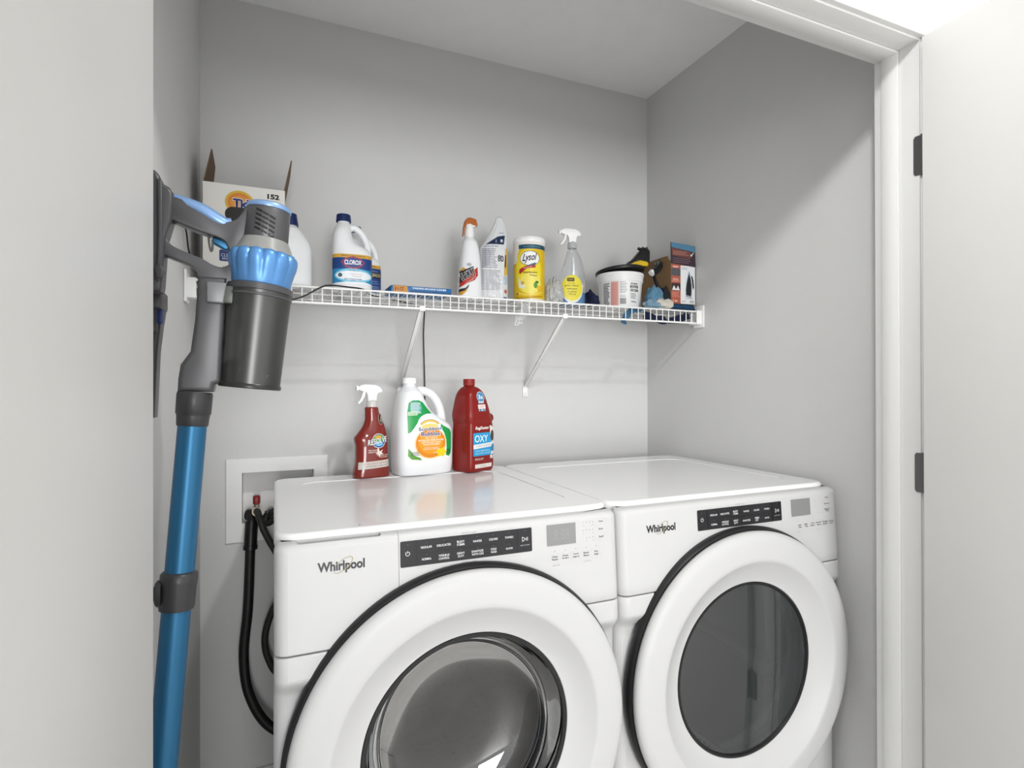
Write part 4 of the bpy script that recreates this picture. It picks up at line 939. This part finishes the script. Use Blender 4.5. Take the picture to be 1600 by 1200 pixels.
cloth('plastic_bag', 'crumpled clear plastic bag between the yellow canister and the clear spray bottle', 'plastic bag', (.843, 1.625, SZ), (.030, .030, .050), M_film, 31, .20, freq=8, cut=4)
strip('plastic_bag_tail', 'end of clear plastic film dangling through the shelf wires under the yellow canister', 'plastic bag', [(.735, 1.590, 1.502), (.722, 1.592, 1.480), (.710, 1.592, 1.462), (.700, 1.592, 1.448), (.704, 1.592, 1.434)], .034, M_film, .0008, .006, 5)

# ---- black and yellow grip tool lying on the bucket lid
t = thing('work_glove', 'black and yellow work glove lying on the black bucket lid', 'glove', (1.168, 1.625, 1.6600), -.15)
bm = BM(); prism(bm, [(-.040, .003), (-.020, .0), (.034, .0), (.044, .012), (.045, .056), (.036, .064), (.016, .062), (.000, .044), (-.018, .024), (-.034, .014)], -.016, .016, .006, 3); o = obj('glove_shell', bm, mat('glove_black', '#131314', .4, bump=.6, bscale=80), t, 60)
bm = BM(); prism(bm, [(-.034, .004), (-.010, .001), (.034, .001), (.038, .010), (.030, .018), (.005, .021), (-.016, .014)], -.019, .019, .005, 3); obj('yellow_palm', bm, mat('glove_yellow', '#d9b51e', .5), t, 60)
for k in range(3):
    bm = BM(); tube(bm, spline([(.030, -.010 + k * .010, .050), (.034, -.010 + k * .010, .060), (.030 - k * .010, -.010 + k * .010, .068)], 5), [.006] * 5 + [.0052] * 6, 10); obj('finger', bm, MC['glove_black'], t, 60)
# ---- black cord bundle
t = thing('cord_bundle', 'bundle of glossy black cord with a white tip resting against the brown carton', 'cord', (1.256, 1.606, SZ + .056))
for k in range(4):
    bm = BM(); dy = k * .008 - .012; dz = (k % 2) * .008
    tube(bm, spline([(-.036, dy, .072 + dz), (-.022, dy, .080 + dz), (-.006, dy + .006, .094 + dz), (.004, dy + .016, .108 + dz * .5), (.012, dy + .03, .118 + dz * .5)], 6), .0075, 10); obj('cord_loop', bm, mat('gloss_cord', '#161617', .22), t, 60)
bm = BM(); tube(bm, [(-.041, 0, .072), (-.034, 0, .079)], .0115, 16); obj('white_tip', bm, M_wpl2, t, 40)
bm = BM(); tube(bm, spline([(-.030, .0, .070), (-.016, .01, .050), (.004, .010, .020), (.010, .010, .0)], 6), .006, 10); obj('cord_tail', bm, MC['gloss_cord'], t, 60)

# ---- iron carton
t = thing('iron_carton', 'opened carton printed with a clothes iron, flap raised, at the right end of the shelf', 'carton', (1.3320, 1.665, 1.5335))
bm = BM(); X0, X1, Y0, Y1, ZT = -.0520, .0540, -.085, .085, .150; tk = .0028
for q in ((X0, X1, Y0, Y0 + tk, 0, ZT), (X0, X1, Y1 - tk, Y1, 0, ZT), (X0, X0 + tk, Y0 + tk, Y1 - tk, 0, ZT), (X1 - tk, X1, Y0 + tk, Y1 - tk, 0, ZT), (X0 + tk, X1 - tk, Y0 + tk, Y1 - tk, 0, tk)): box(bm, *q)
obj('carton_body', bm, mat('kraft_card', '#8a6c4c', .8, var=.08, bump=.2, bscale=300), t)
bm = BM(); prism(bm, [(X0 - .001, ZT - .010), (X1, ZT - .016), (X1 - .002, ZT + .058), (X0 - .003, ZT + .064)], Y0 - .0035, Y0 - .0008); fl = obj('front_flap', bm, mat('printed_flap', '#3b2f38', .4), t)
bm = BM(); prism(bm, [(X0 + .001, ZT), (X0 + .003, ZT), (X0 - .006, ZT + .018), (X0 - .008, ZT + .017)], Y0 + .01, Y1 - .004); obj('side_flap', bm, MC['kraft_card'], t)
L = Label(.4); f = flat(Y0 - .0036, off=.0003)
L.poly([(X0 - .001, ZT + .046), (X1 - .001, ZT + .036), (X1 - .002, ZT + .058), (X0 - .003, ZT + .064)], '#4f7f9c'); L.poly([(X0 + .001, ZT + .018), (X1 - .020, ZT + .012), (X1 - .021, ZT + .036), (X0 - .001, ZT + .044)], '#74443e'); L.lines(X0 + .006, X1 - .03, ZT + .020, ZT + .036, 3, '#b98a80', .35, 41)
L.poly([(.030, ZT + .024), (.035, ZT + .019), (.0455, ZT + .034), (.043, ZT + .0355), (.035, ZT + .0245), (.032, ZT + .0275)], '#eeeeee'); L.lines(X0 + .006, X1 - .012, ZT - .008, ZT + .012, 3, '#8a6a70', .3, 42)
L.build('flap_print', f, t)
L = Label(.4); f = flat(Y0, off=.0003)
L.rect(X0 + .0004, .0004, X1 - .0004, ZT - .014, '#e9ebec'); L.rect(X0 + .0004, .0004, -.0105, ZT - .012, '#b25d48'); L.rect(X0 + .001, .098, -.011, .124, '#55565a'); L.rect(X0 + .001, .046, -.011, .072, '#3c2e30'); L.poly([(X0 + .004, .047), (-.040, .064), (-.030, .050), (-.022, .064), (-.014, .047)], '#e9e6e4')
L.txt('IRON', -.032, .130, .022, .006, '#f4dfd8', bold=.04); L.txt('IRON', -.032, .086, .022, .006, '#f0cfc4', bold=.02); L.lines(X0 + .004, -.014, .076, .083, 2, '#e3b3a6', .4, 43); L.lines(X0 + .004, -.014, .022, .042, 4, '#d99a8a', .4, 44); L.txt('1 an', -.034, .010, .018, .007, '#f4e6e0', bold=.03)
P = [(.012, .026), (.038, .022), (.040, .044), (.0395, .070), (.036, .094), (.029, .116), (.0265, .118), (.022, .104), (.015, .078), (.011, .050)]
L.poly(P, '#9aa3ad'); L.poly([(.2 * .026 + .8 * x, .2 * .06 + .8 * z) for x, z in P], '#191c22'); L.poly([(.036, .100), (.041, .102), (.047, .086), (.049, .060), (.045, .052), (.042, .066), (.040, .084)], '#20242b')
L.lines(-.006, .020, .122, .130, 2, '#9aa0a6', .4, 45); L.rect(.010, .0190, .044, .0215, '#aeb4ba'); L.lines(-.006, .018, .006, .012, 2, '#9aa0a6', .5, 46)
for k in range(10): L.rect(.030 + k * .002, .004, .031 + k * .002, .014, '#77797d')
L.build('print', f, t)

# ---- charger cord
bm = BM()
pts = [(-.155, .960, 1.518), (-.172, 1.02, 1.505), (-.190, 1.15, 1.545), (-.194, 1.34, 1.590), (-.194, 1.52, 1.620), (-.186, 1.540, 1.560), (-.150, 1.543, 1.500), (-.09, 1.546, 1.462), (-.03, 1.547, 1.452), (.036, 1.547, 1.467), (.071, 1.547, 1.479), (.110, 1.547, 1.503),
       (.135, 1.552, 1.5125), (.184, 1.560, 1.5125), (.225, 1.573, 1.5110), (.262, 1.66, 1.5105), (.33, 1.72, 1.5105), (.42, 1.80, 1.5105), (.455, 1.835, 1.5105), (.466, 1.847, 1.495), (.465, 1.850, 1.45), (.464, 1.850, 1.40), (.468, 1.851, 1.25), (.468, 1.852, 1.17), (.466, 1.850, 1.06), (.463, 1.84, 1.000)]
tube(bm, spline(pts, 8), .0021, 8)
o = obj('charger_cord', bm, M_blk, None, 60); tag(o, 'thin black charger cord running from the vacuum over the shelf and down the back wall', 'cord')

# ================================================================ STICK VACUUM AND ITS DOCK
VO = Vector((-.178, .905, 0.0)); VY = .970
t = thing('stick_vacuum', 'grey and blue cordless stick vacuum with smoky dust bin hanging at the left', 'vacuum cleaner', VO)
def vs(bm): bmesh.ops.translate(bm, verts=bm.verts[:], vec=-VO); return bm
A0, A1 = Vector((-.0350, VY, 1.2430)), Vector((-.0070, VY, 1.5320)); ax = (A1 - A0).normalized()
AM = Matrix.Translation(A0) @ ax.to_track_quat('Z', 'Y').to_matrix().to_4x4()
def vl(prof, seg=64, fn=None):
    bm = BM(); lathe(bm, prof, seg) if fn is None else fn(bm)
    bmesh.ops.transform(bm, matrix=AM, verts=bm.verts[:]); return vs(bm)
h_ = obj('motor_housing', vl([(.0325, .232), (.0335, .236), (.0325, .279), (.0318, .282), (.00001, .282)]), M_grey, t, 40)
bm = BM(); lathe(bm, [(.0305, .281), (.0330, .2815), (.0335, .284), (.0325, .288), (.0290, .2905), (.020, .2915), (.00001, .2915)], 64); bmesh.ops.transform(bm, matrix=AM, verts=bm.verts[:]); obj('blue_top_cap', vs(bm), mat('light_blue_metallic', '#86a9d8', .3, metal=.4), h_, 40)
bm = BM()   # exhaust slots: three columns of five
AI = AM.to_3x3().inverted()
for c in range(3):
    for r_ in range(5):
        zz = .2735 - r_ * .0072 - c * .0040; q = []
        for du, dz in ((-9, -.0006), (9, -.0040), (9, -.0008), (-9, .0026)):
            ph = R(-22 + c * 17.5 + du * .85); v_ = AI @ Vector((math.sin(ph), -math.cos(ph), 0)); v_.z = 0; v_.normalize()
            q.append(Vector((v_.x * .0337, v_.y * .0337, zz + dz)))
        q2 = [Vector((p.x * .965, p.y * .965, p.z)) for p in q]; v1 = [bm.verts.new(p) for p in q]; v2 = [bm.verts.new(p) for p in q2]
        bm.faces.new(v1); bm.faces.new(v2[::-1])
        for k in range(4): bm.faces.new((v1[k], v2[k], v2[(k + 1) % 4], v1[(k + 1) % 4]))
bmesh.ops.transform(bm, matrix=AM, verts=bm.verts[:]); obj('exhaust_slots', vs(bm), M_blk, h_, 30)
bm = BM(); lathe(bm, [(.0335, .2320), (.0345, .2330), (.0400, .2200), (.0440, .2110), (.0430, .2085)], 64); bmesh.ops.transform(bm, matrix=AM, verts=bm.verts[:]); obj('filter_collar', vs(bm), mat('smoky_collar', '#8b8c88', .25), t, 40)
bm = BM(); n = 112; prof = [(.0425, .1600), (.0435, .1630), (.0450, .1720), (.0475, .1830), (.0500, .1930), (.0510, .2010), (.0505, .2070), (.0480, .2120), (.0440, .2135)]; rings = []
for i, (r_, z) in enumerate(prof):
    ring = []
    for k in range(n):
        a = 2 * math.pi * k / n; s_ = abs(math.sin(a * 7)) ** .55; dep = .0048 * (1 - s_) * (1 if 1 < i < 8 else 0) * (1 - .12 * (8 - i))
        rr = r_ - dep; ring.append(bm.verts.new((rr * math.cos(a), rr * math.sin(a), z - (.0045 * (1 - s_) if i >= 6 else 0))))
    rings.append(ring)
for a, b in zip(rings, rings[1:]):
    for k in range(n): bm.faces.new((a[k], a[(k + 1) % n], b[(k + 1) % n], b[k]))
bm.faces.new(rings[0][::-1]); bm.faces.new(rings[-1]); bmesh.ops.transform(bm, matrix=AM, verts=bm.verts[:]); obj('blue_filter_ring', vs(bm), M_blue, t, 50)
M_bin = thin_glass('smoky_bin', '#8a8c88', .05, .30, dens=.08)
bm = BM(); openlathe(bm, [(.0435, .0045), (.0440, .030), (.0465, .140), (.0470, .158), (.0440, .1605)], 64); bmesh.ops.transform(bm, matrix=AM, verts=bm.verts[:]); db = obj('dust_bin', vs(bm), M_bin, t, 50)
bm = BM(); lathe(bm, [(.0430, -.002), (.0450, -.001), (.0455, .003), (.0440, .0055)], 64); bmesh.ops.transform(bm, matrix=AM, verts=bm.verts[:]); obj('bin_lid', vs(bm), mat('bin_dark', '#2c2d2c', .3), db, 40)
bm = BM(); lathe(bm, [(.0455, .1400), (.0478, .1410), (.0478, .1440), (.0462, .1450), (.0462, .1490), (.0482, .1500), (.0482, .1585), (.0445, .1600)], 64); bmesh.ops.transform(bm, matrix=AM, verts=bm.verts[:]); obj('bin_rim', vs(bm), M_dgrey, db, 40)
bm = BM(); lathe(bm, [(.0235, .158), (.0265, .150), (.0265, .095), (.0200, .088), (.0180, .060), (.016, .055)], 40); bmesh.ops.transform(bm, matrix=AM, verts=bm.verts[:]); obj('cyclone_filter', vs(bm), mat('cyclone_grey', '#6f716c', .45), db, 40)
bm = BM(); box(bm, -.018, -.008, -.034, .0, .005, .150, .002); box(bm, .018, .022, -.010, .02, .005, .085, .001); bmesh.ops.transform(bm, matrix=AM, verts=bm.verts[:]); obj('inlet_duct', vs(bm), mat('duct_dark', '#1d1e1d', .4), db, 40)
# dust in the bin
rnd = random.Random(8); bm = BM(); lathe(bm, [(.041, .0062), (.0415, .022), (.036, .034), (.020, .040), (.00001, .034)], 36)
for v in bm.verts:
    if v.co.z > .015: v.co += Vector((rnd.uniform(-.003, .001), rnd.uniform(-.003, .003), rnd.uniform(-.008, .010)))
bmesh.ops.transform(bm, matrix=AM, verts=bm.verts[:]); o = obj('dust', vs(bm), mat('dust_fluff', '#5d5854', 1, var=.3, bump=1, bscale=90), db, 180)
def vp(name, pts, y0, y1, m, bev=.004, parent=None, seg=3):
    bm = BM(); prism(bm, pts, VY + y0, VY + y1, bev, seg); return obj(name, vs(bm), m, parent or t, 45)
def crv(P, n=5): return [(p.x, p.y) for p in spline([(a, b, 0) for a, b in P], n)]
hd = vp('handle', crv([(-.138, 1.527), (-.122, 1.523), (-.101, 1.514), (-.084, 1.504), (-.072, 1.4975), (-.0600, 1.4990), (-.050, 1.5070), (-.0400, 1.5240)], 4) + [(-.030, 1.520), (-.036, 1.468)] + crv([(-.044, 1.460), (-.058, 1.444), (-.063, 1.452), (-.069, 1.466), (-.080, 1.4720), (-.093, 1.4755), (-.108, 1.4800), (-.140, 1.4915)], 4) + [(-.148, 1.505)], -.0130, .0130, M_grey, .0055)
bm = BM(); tube(bm, spline([(-.140, VY - .004, 1.5262), (-.120, VY - .004, 1.5196), (-.100, VY - .004, 1.5115), (-.082, VY - .004, 1.5010), (-.070, VY - .004, 1.4960), (-.0600, VY - .004, 1.4980)], 6), [.0075 + .0035 * math.sin(math.pi * i / 30) for i in range(31)], 14)
obj('blue_grip_strip', vs(bm), MC['light_blue_metallic'], hd, 60)
vp('trigger', [(-.0865, 1.4735), (-.0640, 1.4680), (-.0640, 1.4560), (-.0700, 1.4550), (-.0865, 1.4640)], -.006, .006, M_tube, .0025, hd)
bm = BM(); tube(bm, spline([(-.092, VY - .004, 1.477), (-.0915, VY - .004, 1.464), (-.0890, VY - .004, 1.452), (-.0870, VY - .004, 1.456), (-.0870, VY - .004, 1.470)], 5), .0016, 8); obj('trigger_guard', vs(bm), M_grey, hd, 60)
vp('battery_pack', crv([(-.184, 1.562), (-.166, 1.563), (-.156, 1.556), (-.1510, 1.543)], 4) + [(-.1420, 1.538), (-.1370, 1.530), (-.1390, 1.492), (-.1475, 1.460), (-.1500, 1.420), (-.1515, 1.395), (-.1530, 1.384), (-.184, 1.384)], -.020, .020, M_dgrey, .006)
vp('pack_rail', [(-.1560, 1.548), (-.1510, 1.545), (-.1500, 1.470), (-.1535, 1.398), (-.1580, 1.398), (-.1550, 1.470)], -.0230, -.0195, M_grey, .001)
vp('pack_latch', [(-.1600, 1.418), (-.1520, 1.422), (-.1460, 1.412), (-.1490, 1.403), (-.1570, 1.400)], -.0260, -.0180, M_dgrey, .002)
vp('lower_arm', crv([(-.151, 1.470), (-.140, 1.4545), (-.122, 1.4460), (-.101, 1.4380), (-.086, 1.4295), (-.073, 1.4270), (-.0620, 1.4330)], 4) + [(-.0560, 1.440), (-.0560, 1.404), (-.0660, 1.395), (-.1060, 1.385), (-.1060, 1.406)] + crv([(-.1075, 1.416), (-.115, 1.4255), (-.130, 1.4320), (-.145, 1.4375), (-.152, 1.440)], 4), -.0120, .0120, M_grey, .0045)
vp('wand_socket', [(-.1050, 1.410), (-.0670, 1.410), (-.0690, 1.367), (-.0740, 1.250), (-.0830, 1.2475), (-.0850, 1.2360), (-.1320, 1.2370), (-.1310, 1.256), (-.1280, 1.277), (-.1150, 1.297), (-.1090, 1.345)], -.0210, .0210, M_grey, .009, None, 4)
vp('bin_catch', [(-.0925, 1.401), (-.0660, 1.400), (-.0700, 1.3690), (-.0925, 1.3700)], -.0310, -.0180, mat('catch_grey', '#77787a', .35, metal=.2), .002)
vp('catch_bridge', [(-.070, 1.397), (-.0480, 1.396), (-.0500, 1.3690), (-.071, 1.370)], -.0290, -.0100, mat('bridge_smoke', '#4d504b', .3), .002)
# tube
tb, tt = Vector((-.1785, .905, .25)), Vector((-.1105, VY, 1.236)); td = (tt - tb).normalized(); TM = Matrix.Translation(tb) @ td.to_track_quat('Z', 'Y').to_matrix().to_4x4(); TL = (tt - tb).length
def tl(prof, seg=48):
    bm = BM(); lathe(bm, prof, seg); bmesh.ops.transform(bm, matrix=TM, verts=bm.verts[:]); return vs(bm)
zh = lambda z: (z - tb.z) / td.z
obj('wand_tube', tl([(.0192, 0), (.0192, zh(.94)), (.0196, zh(.94)), (.0196, zh(1.19))]), M_tube, t, 40)
obj('wand_cuff', tl([(.0200, zh(1.184)), (.0215, zh(1.186)), (.0222, zh(1.198)), (.0228, zh(1.202)), (.0240, zh(1.2035)), (.0245, zh(1.232)), (.0235, zh(1.2355))]), mat('cuff_dark', '#3d3d3f', .35, metal=.2), t, 40)
cl = obj('height_clamp', tl([(.0196, zh(.917)), (.0225, zh(.918)), (.0235, zh(.923)), (.0238, zh(.950)), (.0248, zh(.957)), (.0248, zh(.968)), (.0225, zh(.971)), (.0200, zh(.972))]), MC['cuff_dark'], t, 40)
cpos = tb + td * zh(.944); bm = BM(); lathe(bm, [(.0165, .0), (.0165, .006), (.0140, .0085), (.0120, .0085)], 28, 'X'); 
for v in bm.verts: v.co = Vector((-v.co.x, v.co.y, v.co.z * 1.15))
bmesh.ops.translate(bm, verts=bm.verts[:], vec=cpos + Vector((-.0195, -.004, 0))); bt_ = obj('clamp_button_ring', vs(bm), MC['cuff_dark'], cl, 40)
bm = BM(); lathe(bm, [(.0100, .008), (.0100, .0115), (.008, .0130)], 24, 'X')
for v in bm.verts: v.co = Vector((-v.co.x, v.co.y, v.co.z))
bmesh.ops.translate(bm, verts=bm.verts[:], vec=cpos + Vector((-.0195, -.004, 0))); obj('clamp_button', vs(bm), mat('navy_button', '#2c3a78', .35), bt_, 40)
bm = BM(); tube(bm, spline([(-.1785, .905, .262), (-.1770, .906, .15), (-.150, .925, .055), (-.120, .94, .040)], 8), .0185, 20); obj('neck', vs(bm), M_dgrey, t, 60)
bm = BM(); box(bm, -.192, -.020, .895, .990, .004, .050, .012, 3); obj('floor_head', vs(bm), M_dgrey, t, 40)

t = thing('wall_dock', 'dark wall dock with a hanging crevice tool, left of the stick vacuum', 'wall dock', (XL, 1.03, 1.45))
DO = (XL, 1.03, 1.45)
bm = BM(); box(bm, XL + .0005, XL + .014, .985, 1.075, 1.34, 1.56, .004); obj('back_plate', sh(bm, DO), M_dgrey, t)
bm = BM(); box(bm, XL + .012, XL + .040, 1.000, 1.062, 1.365, 1.395, .004); obj('tool_bracket', sh(bm, DO), M_dgrey, t)
bm = BM(); tube(bm, [(XL + .026, 1.020, 1.366), (XL + .026, 1.020, 1.330)], .006, 10); obj('tool_peg', sh(bm, DO), M_dgrey, t)
t = thing('crevice_tool', 'long dark crevice tool with a blue button hanging from the wall dock', 'vacuum attachment', (XL + .02, 1.05, 1.19))
CO = (XL + .02, 1.05, 1.19)
bm = BM(); prism(bm, [(-.1930, 1.365), (-.1620, 1.368), (-.1660, 1.340), (-.1700, 1.300), (-.1745, 1.195), (-.1900, 1.195), (-.1935, 1.300)], 1.030, 1.066, .004, 3); obj('nozzle_body', sh(bm, CO), M_dgrey, t, 45)
bm = BM(); box(bm, -.1700, -.1620, 1.026, 1.034, 1.344, 1.366, .002); obj('release_button', sh(bm, CO), mat('navy_button2', '#34488c', .35), t)
